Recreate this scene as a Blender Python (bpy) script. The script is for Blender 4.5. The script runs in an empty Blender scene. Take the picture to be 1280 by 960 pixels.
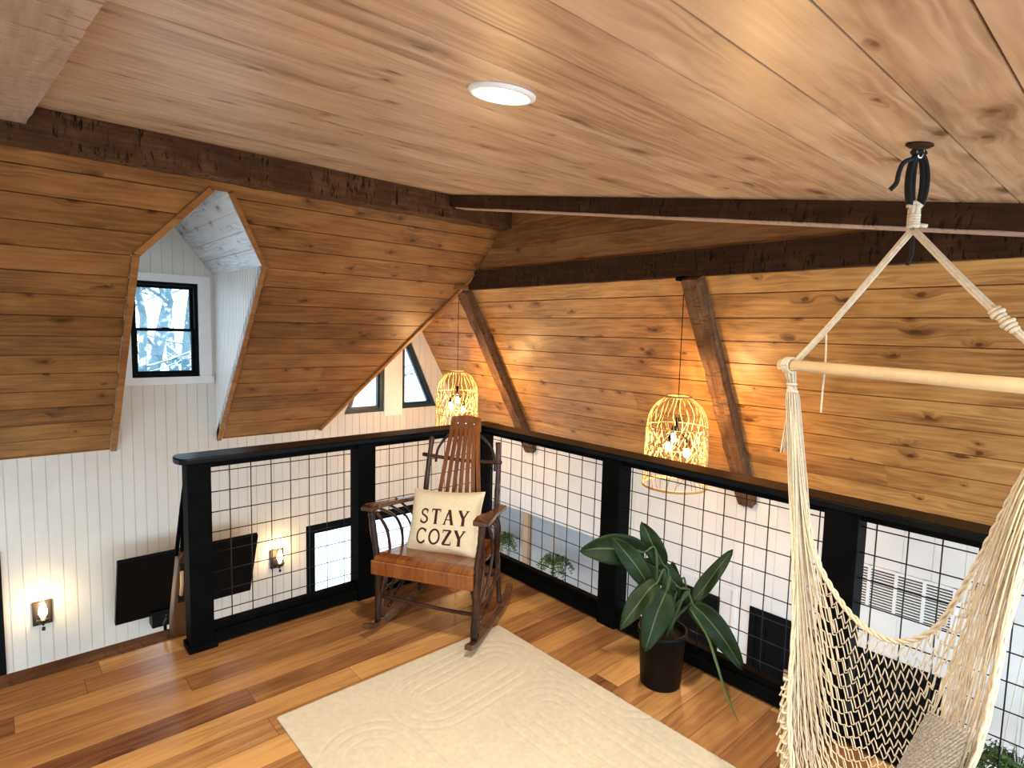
import bpy, bmesh, math, random
from mathutils import Vector, Matrix
NET_TOP = [(-0.4687, -2.2357, 1.4352), (-0.4805, -2.2903, 1.1169), (-0.5019, -2.352, 0.8919), (-0.5293, -2.4352, 0.7803), (-0.566, -2.5301, 0.7257), (-0.5868, -2.6193, 0.7259), (-0.6029, -2.704, 0.7977), (-0.6552, -2.7723, 0.9616), (-0.6973, -2.823, 1.1225), (-0.7383, -2.8747, 1.2838), (-0.729, -2.9529, 1.488)]
NET_MID = [(-0.4727, -2.232, 1.435), (-0.4823, -2.2756, 1.1141), (-0.5248, -2.3407, 0.7033), (-0.5731, -2.4305, 0.3817), (-0.6331, -2.5419, 0.2405), (-0.671, -2.6591, 0.2161), (-0.7009, -2.7491, 0.3654), (-0.7328, -2.7942, 0.6495), (-0.7621, -2.8378, 0.9661), (-0.773, -2.8892, 1.2409), (-0.7277, -2.954, 1.488)]
NET_FRONT = [(-0.4788, -2.2266, 1.4348), (-0.4963, -2.263, 1.1136), (-0.5788, -2.3313, 0.7163), (-0.705, -2.3889, 0.4184), (-0.8341, -2.4933, 0.2695), (-0.877, -2.6618, 0.2296), (-0.8448, -2.7822, 0.3639), (-0.8191, -2.8527, 0.6409), (-0.8052, -2.8809, 0.9583), (-0.788, -2.9074, 1.2027), (-0.7264, -2.9552, 1.4881)]
POCKET = [(-0.8031, -2.7541, 0.6844), (-0.8147, -2.8385, 0.6803), (-0.8738, -2.8071, 0.5012), (-0.8667, -2.6953, 0.4762)]
LEAVES = [((-0.2644, -1.6315, 0.5556), (-0.3269, -1.5487, 0.7468), 0.085), ((-0.3456, -1.5862, 0.6208), (-0.5878, -1.4107, 0.6289), 0.125), ((-0.3585, -1.6286, 0.4761), (-0.5164, -1.5284, 0.7121), 0.085), ((-0.3592, -1.6686, 0.5158), (-0.5328, -1.6083, 0.3264), 0.085), ((-0.3379, -1.7011, 0.4814), (-0.442, -1.6758, 0.2302), 0.115), ((-0.158, -1.7264, 0.3862), (0.006, -1.8187, 0.6189), 0.065), ((-0.2036, -1.7533, 0.3988), (-0.0719, -1.9384, 0.1237), 0.095), ((-0.1878, -1.6458, 0.3804), (-0.1791, -1.6265, 0.5475), 0.06), ((-0.1361, -1.6784, 0.4156), (-0.0767, -1.7449, 0.2221), 0.07), ((-0.1767, -1.6692, 0.4353), (-0.301, -1.5313, 0.5554), 0.09)]
THIN_LEAF = [(-0.2135, -1.7445, 0.3799), (-0.1968, -1.8269, 0.2783), (-0.2079, -1.8846, 0.18), (-0.1906, -1.9271, 0.0556), (-0.249, -2.011, 0.01)]
LIGHT = (-1.3879, -1.7589, 2.2596)
CAM_LOC = (-2.49562, -3.07146, 1.58872)
CAM_AX = [(0.746636, -0.664797, 0.024098), (-0.041383, -0.082571, -0.995726), (0.663945, 0.742447, -0.089162)]
STRAP = {'plate': (-0.5878, -2.5759, 2.1228), 'top': (-0.5525, -2.5649, 2.1073), 'low': (-0.5672, -2.5703, 1.9525), 'knot': (-0.5726, -2.5716, 1.9016), 'tail1': [(-0.5613, -2.5586, 2.0938), (-0.6069, -2.5469, 2.076), (-0.6178, -2.5403, 2.0495), (-0.6239, -2.5383, 2.021), (-0.6344, -2.5308, 2.0054)], 'tail2': [(-0.5353, -2.5638, 1.9075), (-0.5389, -2.566, 1.8624), (-0.5437, -2.5658, 1.8286), (-0.5531, -2.5604, 1.8036)]}
ROPE_L = [(-0.5746, -2.5706, 1.8949), (-0.501, -2.4381, 1.7518), (-0.4485, -2.3133, 1.6123), (-0.4578, -2.2242, 1.4994)]
ROPE_R = [(-0.5696, -2.5751, 1.8951), (-0.6601, -2.7146, 1.7415), (-0.6986, -2.8449, 1.6037), (-0.7285, -2.952, 1.4984)]
DANGLE = [(-0.4642, -2.3268, 1.6071), (-0.4697, -2.3321, 1.5216), (-0.4787, -2.3334, 1.4437), (-0.4884, -2.3359, 1.3503)]
BAR = [(-0.4781, -2.1926, 1.4994), (-0.7402, -2.9695, 1.4901)]
WRAP_R = [(-0.696, -2.7857, 1.6673), (-0.7014, -2.8267, 1.6219)]
TASSEL = [(-0.4575, -2.2355, 1.4073), (-0.4568, -2.2326, 1.3245), (-0.4678, -2.2369, 1.207)]
FOCAL_PX = 730.54
CEIL_PH = 0.0
CEIL_PH = -2.477 * 1.0139 % 0.1845
BAR_MID = tuple((BAR[0][i] + BAR[1][i]) / 2 for i in range(3))
DL_E = 20.0
PEND_E = 36.0
SC_E = 2.4
SKY_C = (0.66, 0.85, 1.0)
SKY_E = 3.1
EXPO = 0.40

# ------------------------------------------------------------------ helpers
C = bpy.context.scene.collection
rnd = random.Random(7)
V = Vector

def tag(o, label=None, cat=None, group=None, kind=None):
    if label: o['label'] = label
    if cat: o['category'] = cat
    if group: o['group'] = group
    if kind: o['kind'] = kind
    return o

def thing(name, label, cat, loc=(0, 0, 0), rotz=0.0, group=None):
    o = bpy.data.objects.new(name, None)
    o.empty_display_size = 0.1
    C.objects.link(o)
    o.location = loc
    o.rotation_euler = (0, 0, rotz)
    return tag(o, label, cat, group)

class MB:
    """collects geometry for one mesh object"""
    def __init__(s):
        s.v = []; s.f = []; s.sm = []
    def add(s, verts, faces, smooth=False):
        b = len(s.v)
        s.v += [tuple(p) for p in verts]
        s.f += [tuple(i + b for i in f) for f in faces]
        s.sm += [smooth] * len(faces)
        return s
    def box(s, x0, x1, y0, y1, z0, z1, M=None):
        vs = [V((x, y, z)) for z in (z0, z1) for y in (y0, y1) for x in (x0, x1)]
        if M is not None: vs = [M @ p for p in vs]
        return s.add(vs, [(0, 2, 3, 1), (4, 5, 7, 6), (0, 1, 5, 4), (2, 6, 7, 3), (0, 4, 6, 2), (1, 3, 7, 5)])
    def bbox(s, x0, x1, y0, y1, z0, z1, r=0.006, seg=2, M=None):
        bm = bmesh.new()
        bmesh.ops.create_cube(bm, size=1)
        for p in bm.verts:
            p.co = V(((x0 + x1) / 2 + p.co.x * (x1 - x0), (y0 + y1) / 2 + p.co.y * (y1 - y0), (z0 + z1) / 2 + p.co.z * (z1 - z0)))
        bmesh.ops.bevel(bm, geom=bm.edges[:], offset=r, segments=seg, profile=0.7, affect='EDGES')
        if M is not None: bm.transform(M)
        return s.bm(bm)
    def bm(s, bm, smooth=False):
        bm.verts.index_update()
        s.add([v.co.copy() for v in bm.verts], [tuple(v.index for v in f.verts) for f in bm.faces], smooth)
        bm.free()
        return s
    def tube(s, pts, r, n=8, caps=True, smooth=True, flat=1.0, up=None):
        pts = [V(p) for p in pts]
        rr = r if isinstance(r, (list, tuple)) else [r] * len(pts)
        # parallel transport frame
        T = []
        for i in range(len(pts)):
            a = pts[max(i - 1, 0)]; b = pts[min(i + 1, len(pts) - 1)]
            d = (b - a)
            T.append(d.normalized() if d.length > 1e-9 else V((0, 0, 1)))
        ref = up if up is not None else (V((0, 0, 1)) if abs(T[0].z) < 0.9 else V((1, 0, 0)))
        N = (ref - T[0] * ref.dot(T[0])).normalized()
        vs = []
        for i, p in enumerate(pts):
            N = (N - T[i] * N.dot(T[i]))
            N = N.normalized() if N.length > 1e-6 else T[i].orthogonal().normalized()
            B = T[i].cross(N)
            for k in range(n):
                a = 2 * math.pi * k / n
                vs.append(p + (N * math.cos(a) * flat + B * math.sin(a)) * rr[i])
        fs = []
        for i in range(len(pts) - 1):
            for k in range(n):
                k2 = (k + 1) % n
                fs.append((i * n + k, i * n + k2, (i + 1) * n + k2, (i + 1) * n + k))
        if caps:
            fs.append(tuple(range(n - 1, -1, -1)))
            fs.append(tuple((len(pts) - 1) * n + k for k in range(n)))
        return s.add(vs, fs, smooth)
    def lathe(s, prof, c=(0, 0, 0), n=24, M=None, smooth=True):
        vs = []
        for (r, z) in prof:
            for k in range(n):
                a = 2 * math.pi * k / n
                p = V((c[0] + r * math.cos(a), c[1] + r * math.sin(a), c[2] + z))
                vs.append(M @ p if M is not None else p)
        fs = []
        for i in range(len(prof) - 1):
            for k in range(n):
                k2 = (k + 1) % n
                fs.append((i * n + k, i * n + k2, (i + 1) * n + k2, (i + 1) * n + k))
        return s.add(vs, fs, smooth)
    def build(s, name, mat, parent=None, M=None, bevel=0.0, recalc=True):
        me = bpy.data.meshes.new(name)
        me.from_pydata(s.v, [], s.f)
        me.polygons.foreach_set('use_smooth', s.sm)
        if recalc:
            bm = bmesh.new(); bm.from_mesh(me)
            bmesh.ops.recalc_face_normals(bm, faces=bm.faces[:])
            bm.to_mesh(me); bm.free()
        me.materials.append(mat)
        me.update()
        o = bpy.data.objects.new(name, me)
        C.objects.link(o)
        if parent is not None: o.parent = parent
        if M is not None: o.matrix_local = M
        if bevel > 0:
            b = o.modifiers.new('bevel', 'BEVEL'); b.width = bevel; b.segments = 2; b.limit_method = 'ANGLE'; b.angle_limit = 0.7
        return o

def copy_tree(o, parent=None):
    c = o.copy(); C.objects.link(c); c.parent = parent
    for ch in list(o.children): copy_tree(ch, c)
    return c

def frame(o, u, v):
    u = V(u).normalized(); v = V(v).normalized(); n = u.cross(v)
    M = Matrix.Identity(4)
    for i in range(3):
        M[i][0] = u[i]; M[i][1] = v[i]; M[i][2] = n[i]; M[i][3] = o[i]
    return M

def catmull(pts, per=8):
    pts = [V(p) for p in pts]
    out = []
    for i in range(len(pts) - 1):
        p0 = pts[max(i - 1, 0)]; p1 = pts[i]; p2 = pts[i + 1]; p3 = pts[min(i + 2, len(pts) - 1)]
        for k in range(per):
            t = k / per
            out.append(0.5 * ((2 * p1) + (p2 - p0) * t + (2 * p0 - 5 * p1 + 4 * p2 - p3) * t * t + (3 * p1 - p0 - 3 * p2 + p3) * t ** 3))
    out.append(pts[-1])
    return out

# ---- 2D polygon clipping, for boards cut to the shape of a wall
def clip(poly, a, b, c):            # keep a*x+b*y<=c
    out = []
    for i in range(len(poly)):
        p = poly[i]; q = poly[(i + 1) % len(poly)]
        dp = a * p[0] + b * p[1] - c; dq = a * q[0] + b * q[1] - c
        if dp <= 1e-9: out.append(p)
        if (dp < -1e-9 and dq > 1e-9) or (dp > 1e-9 and dq < -1e-9):
            t = dp / (dp - dq)
            out.append((p[0] + (q[0] - p[0]) * t, p[1] + (q[1] - p[1]) * t))
    return out
def area(p):
    return 0.5 * sum(p[i][0] * p[(i + 1) % len(p)][1] - p[(i + 1) % len(p)][0] * p[i][1] for i in range(len(p)))
def ccw(p): return list(p) if area(p) > 0 else list(reversed(p))
def minus(polys, hole):
    hole = ccw(hole); out = []
    for P in polys:
        rem = ccw(P)
        for i in range(len(hole)):
            p = hole[i]; q = hole[(i + 1) % len(hole)]
            a = q[1] - p[1]; b = -(q[0] - p[0]); c = a * p[0] + b * p[1]   # outside: a*x+b*y>c
            o_ = clip(rem, -a, -b, -c)
            if len(o_) > 2 and abs(area(o_)) > 1e-6: out.append(o_)
            rem = clip(rem, a, b, c)
            if len(rem) < 3: break
    return out

def boards(name, M, polys, mat, w=0.185, phase=0.0, along='u', gap=0.005, th=0.018, groove=0.008, half=False):
    """planked surface with real grooves: boards in front of a backing layer"""
    mb = MB()
    ax = 1 if along == 'u' else 0
    for P in polys:
        P = ccw(P)
        lo = min(p[ax] for p in P); hi = max(p[ax] for p in P)
        k0 = math.floor((lo - phase) / w); k1 = math.ceil((hi - phase) / w)
        for k in range(k0, k1):
            a0 = phase + k * w + gap / 2; a1 = phase + (k + 1) * w - gap / 2
            if ax == 1: Q = clip(clip(P, 0, -1, -a0), 0, 1, a1)
            else: Q = clip(clip(P, -1, 0, -a0), 1, 0, a1)
            if len(Q) < 3 or abs(area(Q)) < 1e-6: continue
            n = len(Q)
            vs = [(x, y, 0) for x, y in Q] + [(x, y, -th) for x, y in Q]
            fs = [tuple(range(n)), tuple(range(2 * n - 1, n - 1, -1))] + [((i + 1) % n, i, i + n, (i + 1) % n + n) for i in range(n)]
            mb.add(vs, fs)
        n = len(P)
        vs = [(x, y, -groove) for x, y in P] + [(x, y, -0.05) for x, y in P]
        mb.add(vs, [tuple(range(n)), tuple(range(2 * n - 1, n - 1, -1))] + [((i + 1) % n, i, i + n, (i + 1) % n + n) for i in range(n)])
    o = mb.build(name, mat, None, M, recalc=False)
    return tag(o, kind='structure')

# ------------------------------------------------------------------ materials
def newmat(name):
    m = bpy.data.materials.new(name); m.use_nodes = True
    nt = m.node_tree; nt.nodes.clear()
    out = nt.nodes.new('ShaderNodeOutputMaterial')
    b = nt.nodes.new('ShaderNodeBsdfPrincipled')
    nt.links.new(b.outputs[0], out.inputs[0])
    return m, nt, b
class NG:
    def __init__(s, nt): s.nt = nt
    def n(s, t, **k):
        nd = s.nt.nodes.new(t)
        for a, v in k.items(): setattr(nd, a, v)
        return nd
    def l(s, a, b): s.nt.links.new(a, b)
    def math(s, op, a, b=None, c=None, clamp=False):
        nd = s.n('ShaderNodeMath', operation=op); nd.use_clamp = clamp
        for i, x in enumerate((a, b, c)):
            if x is None: continue
            if isinstance(x, (int, float)): nd.inputs[i].default_value = x
            else: s.l(x, nd.inputs[i])
        return nd.outputs[0]
    def comb(s, x, y, z=0.0):
        nd = s.n('ShaderNodeCombineXYZ')
        for i, q in enumerate((x, y, z)):
            if isinstance(q, (int, float)): nd.inputs[i].default_value = q
            else: s.l(q, nd.inputs[i])
        return nd.outputs[0]
    def noise(s, vec, scale, detail=2.0, rough=0.5, dist=0.0):
        nd = s.n('ShaderNodeTexNoise'); nd.inputs['Scale'].default_value = scale
        nd.inputs['Detail'].default_value = detail; nd.inputs['Roughness'].default_value = rough
        nd.inputs['Distortion'].default_value = dist
        s.l(vec, nd.inputs['Vector']); return nd.outputs['Fac']
    def smooth(s, x, a, b):
        nd = s.n('ShaderNodeMapRange', interpolation_type='SMOOTHSTEP')
        s.l(x, nd.inputs[0]); nd.inputs[1].default_value = a; nd.inputs[2].default_value = b
        return nd.outputs[0]
    def ramp(s, fac, stops):
        nd = s.n('ShaderNodeValToRGB'); s.l(fac, nd.inputs[0])
        e = nd.color_ramp.elements
        while len(e) < len(stops): e.new(0.5)
        for i, (p, c) in enumerate(stops):
            e[i].position = p; e[i].color = (*c, 1)
        return nd.outputs[0]
    def mix(s, fac, a, b, bt='MIX'):
        nd = s.n('ShaderNodeMix', data_type='RGBA', blend_type=bt)
        for i, q in ((0, fac), (6, a), (7, b)):
            if isinstance(q, (int, float)): nd.inputs[i].default_value = q
            elif isinstance(q, tuple): nd.inputs[i].default_value = (*q, 1)
            else: s.l(q, nd.inputs[i])
        return nd.outputs[2]

def wood(name, dark, mid, light, w=0.185, phase=0.0, L=2.4, knots=0.6, rough=0.45, axis='x', kscale=5.0, contrast=1.0, seam=0.0, vary=0.25, bump=0.15, spec=0.4, grainf=38.0):
    m, nt, b = newmat(name); g = NG(nt)
    tc = g.n('ShaderNodeTexCoord'); sp = g.n('ShaderNodeSeparateXYZ'); g.l(tc.outputs['Object'], sp.inputs[0])
    x, y, z = sp.outputs
    if axis == 'y': x, y = y, x
    if axis == 'z': x, z = z, x
    yy = g.math('SUBTRACT', y, phase)
    row = g.math('FLOOR', g.math('DIVIDE', yy, w))
    wn = g.n('ShaderNodeTexWhiteNoise', noise_dimensions='1D'); g.l(row, wn.inputs['W'])
    xs = g.math('ADD', x, g.math('MULTIPLY', wn.outputs['Value'], 13.7))
    seg = g.math('FLOOR', g.math('DIVIDE', xs, L))
    wn2 = g.n('ShaderNodeTexWhiteNoise', noise_dimensions='2D'); g.l(g.comb(row, seg), wn2.inputs['Vector'])
    r2 = wn2.outputs['Value']
    px = g.math('ADD', xs, g.math('MULTIPLY', r2, 41.0))
    py = g.math('ADD', yy, g.math('MULTIPLY', row, 0.37))
    pv = g.comb(px, py, z)
    # knots
    jit = g.noise(pv, 6.0, 2.0)
    kv = g.comb(g.math('ADD', g.math('MULTIPLY', px, 0.62), g.math('MULTIPLY', jit, 0.10)), g.math('ADD', py, g.math('MULTIPLY', jit, 0.04)), 0.0)
    vo = g.n('ShaderNodeTexVoronoi', voronoi_dimensions='2D', feature='F1'); vo.inputs['Scale'].default_value = kscale
    g.l(kv, vo.inputs['Vector'])
    d = vo.outputs['Distance']
    vs_ = g.n('ShaderNodeSeparateColor'); g.l(vo.outputs['Color'], vs_.inputs[0])
    has = g.math('LESS_THAN', vs_.outputs[0], knots)
    size = g.math('ADD', 0.03, g.math('MULTIPLY', vs_.outputs[1], 0.060))
    dk = g.math('DIVIDE', d, size)
    knot = g.math('MULTIPLY', g.math('SUBTRACT', 1.0, g.smooth(dk, 0.6, 1.25)), has)
    halo = g.math('MULTIPLY', g.math('SUBTRACT', 1.0, g.smooth(dk, 0.8, 4.2)), has)
    # grain pulled around the knots
    warp = g.math('MULTIPLY', halo, 0.035)
    low = g.noise(g.comb(g.math('MULTIPLY', px, 0.9), g.math('MULTIPLY', py, 5.0), z), 1.6, 2.0)
    gy = g.math('ADD', g.math('ADD', py, warp), g.math('MULTIPLY', low, 0.10))
    grain = g.noise(g.comb(g.math('MULTIPLY', px, 1.4), g.math('MULTIPLY', gy, grainf), g.math('MULTIPLY', z, grainf * 0.5)), 1.0, 4.0, 0.6)
    fine = g.noise(g.comb(g.math('MULTIPLY', px, 6.0), g.math('MULTIPLY', gy, grainf * 6), z), 1.0, 2.0)
    blotch = g.noise(g.comb(px, g.math('MULTIPLY', py, 3.0), z), 2.3, 3.0, 0.6, 0.6)
    f = g.math('ADD', g.math('MULTIPLY', g.math('SUBTRACT', grain, 0.5), 1.1 * contrast), g.math('MULTIPLY', g.math('SUBTRACT', blotch, 0.5), 0.9 * contrast))
    f = g.math('ADD', f, g.math('MULTIPLY', g.math('SUBTRACT', fine, 0.5), 0.25 * contrast))
    f = g.math('ADD', f, g.math('MULTIPLY', g.math('SUBTRACT', r2, 0.5), vary * 2))
    f = g.math('SUBTRACT', g.math('ADD', f, 0.55), g.math('MULTIPLY', halo, 0.32))
    col = g.ramp(f, [(0.0, dark), (0.5, mid), (1.0, light)])
    kd = tuple(c * 0.5 for c in dark)
    fig = g.n('ShaderNodeTexWave', wave_type='BANDS', bands_direction='Y'); fig.inputs['Scale'].default_value = 9.0; fig.inputs['Distortion'].default_value = 9.0; fig.inputs['Detail'].default_value = 2.0; fig.inputs['Detail Scale'].default_value = 1.3
    g.l(g.comb(g.math('MULTIPLY', px, 0.30), gy, 0.0), fig.inputs['Vector'])
    fl = g.smooth(g.noise(g.comb(g.math('MULTIPLY', px, 1.0), g.math('MULTIPLY', py, 2.5), 3.0), 1.7, 2.0), 0.45, 0.62)
    col = g.mix(g.math('MULTIPLY', g.math('MULTIPLY', g.math('SUBTRACT', 1.0, fig.outputs['Fac']), fl), 0.38 * contrast), col, dark)
    col = g.mix(g.math('MULTIPLY', knot, 0.85), col, kd)
    if seam > 0:
        fr = g.math('FRACT', g.math('DIVIDE', yy, w))
        e = g.math('MINIMUM', fr, g.math('SUBTRACT', 1.0, fr))
        s1 = g.math('LESS_THAN', e, seam / w)
        fx = g.math('FRACT', g.math('DIVIDE', xs, L))
        s2 = g.math('LESS_THAN', fx, seam * 1.6 / L)
        sm = g.math('MAXIMUM', s1, s2)
        col = g.mix(g.math('MULTIPLY', sm, 0.75), col, tuple(c * 0.35 for c in dark))
    g.l(col, b.inputs['Base Color'])
    b.inputs['Roughness'].default_value = rough
    b.inputs['Specular IOR Level'].default_value = spec
    bp = g.n('ShaderNodeBump'); bp.inputs['Strength'].default_value = bump; bp.inputs['Distance'].default_value = 0.004
    g.l(g.math('ADD', grain, g.math('MULTIPLY', knot, -0.6)), bp.inputs['Height']); g.l(bp.outputs[0], b.inputs['Normal'])
    return m

def beam_mat(name, dark, mid, light, axis='x', ticks=0.8, rough=0.6):
    m, nt, b = newmat(name); g = NG(nt)
    tc = g.n('ShaderNodeTexCoord'); sp = g.n('ShaderNodeSeparateXYZ'); g.l(tc.outputs['Object'], sp.inputs[0])
    x, y, z = sp.outputs
    if axis == 'y': x, y = y, x
    if axis == 'z': x, z = z, x
    grain = g.noise(g.comb(g.math('MULTIPLY', x, 2.0), g.math('MULTIPLY', y, 40.0), g.math('MULTIPLY', z, 40.0)), 1.0, 4.0, 0.65)
    blot = g.noise(tc.outputs['Object'], 5.0, 4.0, 0.6, 0.8)
    # broad axe marks across the grain, gathered in patches
    tk = g.noise(g.comb(g.math('MULTIPLY', x, 60.0), g.math('MULTIPLY', y, 14.0), g.math('MULTIPLY', z, 14.0)), 1.0, 2.0, 0.5, 0.5)
    tk = g.math('MULTIPLY', g.math('SUBTRACT', 1.0, g.smooth(tk, 0.34, 0.47)), g.smooth(blot, 0.42, 0.55))
    f = g.math('ADD', g.math('MULTIPLY', grain, 0.5), g.math('MULTIPLY', blot, 0.6))
    col = g.ramp(g.math('SUBTRACT', f, 0.05), [(0.2, dark), (0.5, mid), (0.8, light)])
    col = g.mix(g.math('MULTIPLY', tk, ticks), col, tuple(c * 0.25 for c in dark))
    g.l(col, b.inputs['Base Color']); b.inputs['Roughness'].default_value = rough; b.inputs['Specular IOR Level'].default_value = 0.15
    bp = g.n('ShaderNodeBump'); bp.inputs['Strength'].default_value = 0.4; bp.inputs['Distance'].default_value = 0.01
    g.l(g.math('SUBTRACT', f, g.math('MULTIPLY', tk, 0.7)), bp.inputs['Height']); g.l(bp.outputs[0], b.inputs['Normal'])
    return m

def plain(name, col, rough=0.5, metal=0.0, var=0.08, scale=12.0, bump=0.0, spec=0.5, sheen=0.0, bscale=None):
    m, nt, b = newmat(name); g = NG(nt)
    tc = g.n('ShaderNodeTexCoord')
    nz = g.noise(tc.outputs['Object'], scale, 3.0)
    c1 = tuple(max(0, c * (1 - var)) for c in col); c2 = tuple(min(1, c * (1 + var)) for c in col)
    g.l(g.ramp(nz, [(0.3, c1), (0.7, c2)]), b.inputs['Base Color'])
    b.inputs['Roughness'].default_value = rough; b.inputs['Metallic'].default_value = metal
    b.inputs['Specular IOR Level'].default_value = spec
    if sheen: b.inputs['Sheen Weight'].default_value = sheen
    if bump:
        bp = g.n('ShaderNodeBump'); bp.inputs['Strength'].default_value = bump; bp.inputs['Distance'].default_value = 0.003
        g.l(g.noise(tc.outputs['Object'], bscale or scale * 8, 3.0), bp.inputs['Height']); g.l(bp.outputs[0], b.inputs['Normal'])
    return m
def emis(name, col, s):
    m = bpy.data.materials.new(name); m.use_nodes = True; nt = m.node_tree; nt.nodes.clear()
    o = nt.nodes.new('ShaderNodeOutputMaterial'); e = nt.nodes.new('ShaderNodeEmission')
    e.inputs[0].default_value = (*col, 1); e.inputs[1].default_value = s; nt.links.new(e.outputs[0], o.inputs[0]); return m
def glassm(name, tint=(1, 1, 1), gloss=0.06):
    m = bpy.data.materials.new(name); m.use_nodes = True; nt = m.node_tree; nt.nodes.clear()
    o = nt.nodes.new('ShaderNodeOutputMaterial'); t = nt.nodes.new('ShaderNodeBsdfTransparent'); gl = nt.nodes.new('ShaderNodeBsdfGlossy')
    t.inputs[0].default_value = (*tint, 1); gl.inputs['Roughness'].default_value = 0.02
    mx = nt.nodes.new('ShaderNodeMixShader'); mx.inputs[0].default_value = gloss
    nt.links.new(t.outputs[0], mx.inputs[1]); nt.links.new(gl.outputs[0], mx.inputs[2]); nt.links.new(mx.outputs[0], o.inputs[0]); return m

def paint_white(name, a=(0.74, 0.73, 0.71), c=(0.80, 0.79, 0.77)):
    m, nt, b = newmat(name); g = NG(nt)
    tc = g.n('ShaderNodeTexCoord')
    nz = g.noise(tc.outputs['Object'], 3.0, 3.0)
    g.l(g.ramp(nz, [(0.3, a), (0.7, c)]), b.inputs['Base Color'])
    b.inputs['Roughness'].default_value = 0.45
    return m

TB = 0.1845
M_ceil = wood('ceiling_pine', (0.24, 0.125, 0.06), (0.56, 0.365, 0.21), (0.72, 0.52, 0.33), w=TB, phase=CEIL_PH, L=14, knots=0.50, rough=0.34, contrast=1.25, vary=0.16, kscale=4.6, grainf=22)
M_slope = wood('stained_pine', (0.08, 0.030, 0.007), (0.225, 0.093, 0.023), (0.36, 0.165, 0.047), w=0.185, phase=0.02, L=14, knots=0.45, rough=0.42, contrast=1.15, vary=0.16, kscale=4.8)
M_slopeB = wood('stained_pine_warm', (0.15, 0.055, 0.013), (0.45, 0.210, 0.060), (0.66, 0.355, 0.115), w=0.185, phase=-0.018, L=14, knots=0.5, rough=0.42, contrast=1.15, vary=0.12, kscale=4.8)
M_trimw = wood('trim_wood', (0.10, 0.035, 0.010), (0.25, 0.10, 0.026), (0.38, 0.17, 0.05), w=0.4, L=9, knots=0.1, rough=0.45)
M_floor = wood('hardwood_floor', (0.10, 0.036, 0.018), (0.34, 0.160, 0.062), (0.60, 0.335, 0.125), w=0.13, phase=0.02, L=1.45, knots=0.16, rough=0.22, contrast=0.75, vary=0.46, kscale=3.6, seam=0.0012, bump=0.05, spec=0.55)
M_lower = wood('lower_floor_wood', (0.2, 0.08, 0.03), (0.4, 0.19, 0.08), (0.55, 0.3, 0.14), w=0.13, L=1.5, knots=0.1, rough=0.3, seam=0.0015)
M_beamx = beam_mat('hewn_beam_dark', (0.010, 0.005, 0.002), (0.045, 0.019, 0.007), (0.10, 0.046, 0.019), rough=0.75)
M_ridge = beam_mat('ridge_beam_wood', (0.016, 0.007, 0.003), (0.085, 0.038, 0.016), (0.19, 0.095, 0.045), ticks=0.95)
M_beamz = beam_mat('rafter_wood', (0.03, 0.012, 0.005), (0.13, 0.062, 0.028), (0.25, 0.135, 0.068), ticks=0.5)
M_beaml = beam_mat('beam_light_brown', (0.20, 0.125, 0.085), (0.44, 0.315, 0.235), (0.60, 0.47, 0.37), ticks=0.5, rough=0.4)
M_white = paint_white('white_paint')
M_whitew = paint_white('warm_white_paint', (0.66, 0.62, 0.55), (0.71, 0.675, 0.61))
M_whiteb = plain('white_trim_paint', (0.82, 0.82, 0.81), 0.4, var=0.02)
M_drywall = plain('pale_grey_wall', (0.55, 0.58, 0.60), 0.7, var=0.03)
M_black = plain('black_rail_paint', (0.003, 0.0035, 0.004), 0.6, var=0.3, spec=0.03)
M_cap = plain('black_cap_paint', (0.003, 0.0035, 0.004), 0.32, var=0.3, spec=0.10)
M_wire = plain('black_wire', (0.006, 0.006, 0.007), 0.45, metal=0.3, var=0.1)
M_winblk = plain('black_window_frame', (0.004, 0.005, 0.006), 0.5, var=0.2, spec=0.05)
M_gwin = plain('black_frame_sky_tint', (0.010, 0.030, 0.045), 0.25, var=0.2, spec=0.6)  # bluish daylight on the black gable frames, put into the colour
M_glass = glassm('window_glass')
M_screen = plain('dark_screen', (0.003, 0.003, 0.003), 0.45, var=0.1, spec=0.1)
M_twig = wood('dark_twig_bark', (0.008, 0.004, 0.003), (0.024, 0.010, 0.007), (0.08, 0.036, 0.024), w=5, L=9, knots=0.5, rough=0.28, kscale=14, contrast=1.3, bump=0.5)
M_slat = wood('varnished_oak_slat', (0.07, 0.018, 0.005), (0.19, 0.058, 0.013), (0.30, 0.11, 0.026), w=0.05, L=9, knots=0.05, rough=0.22, axis='y', contrast=0.7, vary=0.15, spec=0.6)
M_arm = wood('dark_oak_arm', (0.03, 0.014, 0.009), (0.075, 0.036, 0.022), (0.15, 0.08, 0.05), w=1, L=9, knots=0.0, rough=0.25)
M_pillow = plain('cream_pillow', (0.76, 0.69, 0.50), 0.9, var=0.05, scale=60, bump=0.5, bscale=500, sheen=0.3)
M_letter = plain('maroon_lettering', (0.045, 0.006, 0.008), 0.85, var=0.15, scale=80, bump=0.3)
M_rug = plain('cream_rug', (0.66, 0.61, 0.485), 0.95, var=0.07, scale=45, bump=0.9, bscale=700, sheen=0.2)
M_pot = plain('black_pot', (0.003, 0.003, 0.0035), 0.5, var=0.2, spec=0.15)
M_soil = plain('potting_soil', (0.03, 0.018, 0.01), 0.95, var=0.5, scale=80, bump=1.0)
M_cotton = plain('cotton_cord', (0.70, 0.62, 0.47), 0.9, var=0.10, scale=90, bump=0.3, bscale=900)
M_pocket = plain('woven_pocket', (0.30, 0.275, 0.25), 0.9, var=0.35, scale=160, bump=1.0, bscale=260)
M_dowel = wood('birch_dowel', (0.50, 0.34, 0.17), (0.68, 0.50, 0.28), (0.78, 0.62, 0.38), w=3, L=9, knots=0.0, rough=0.4, contrast=0.5)
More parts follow.
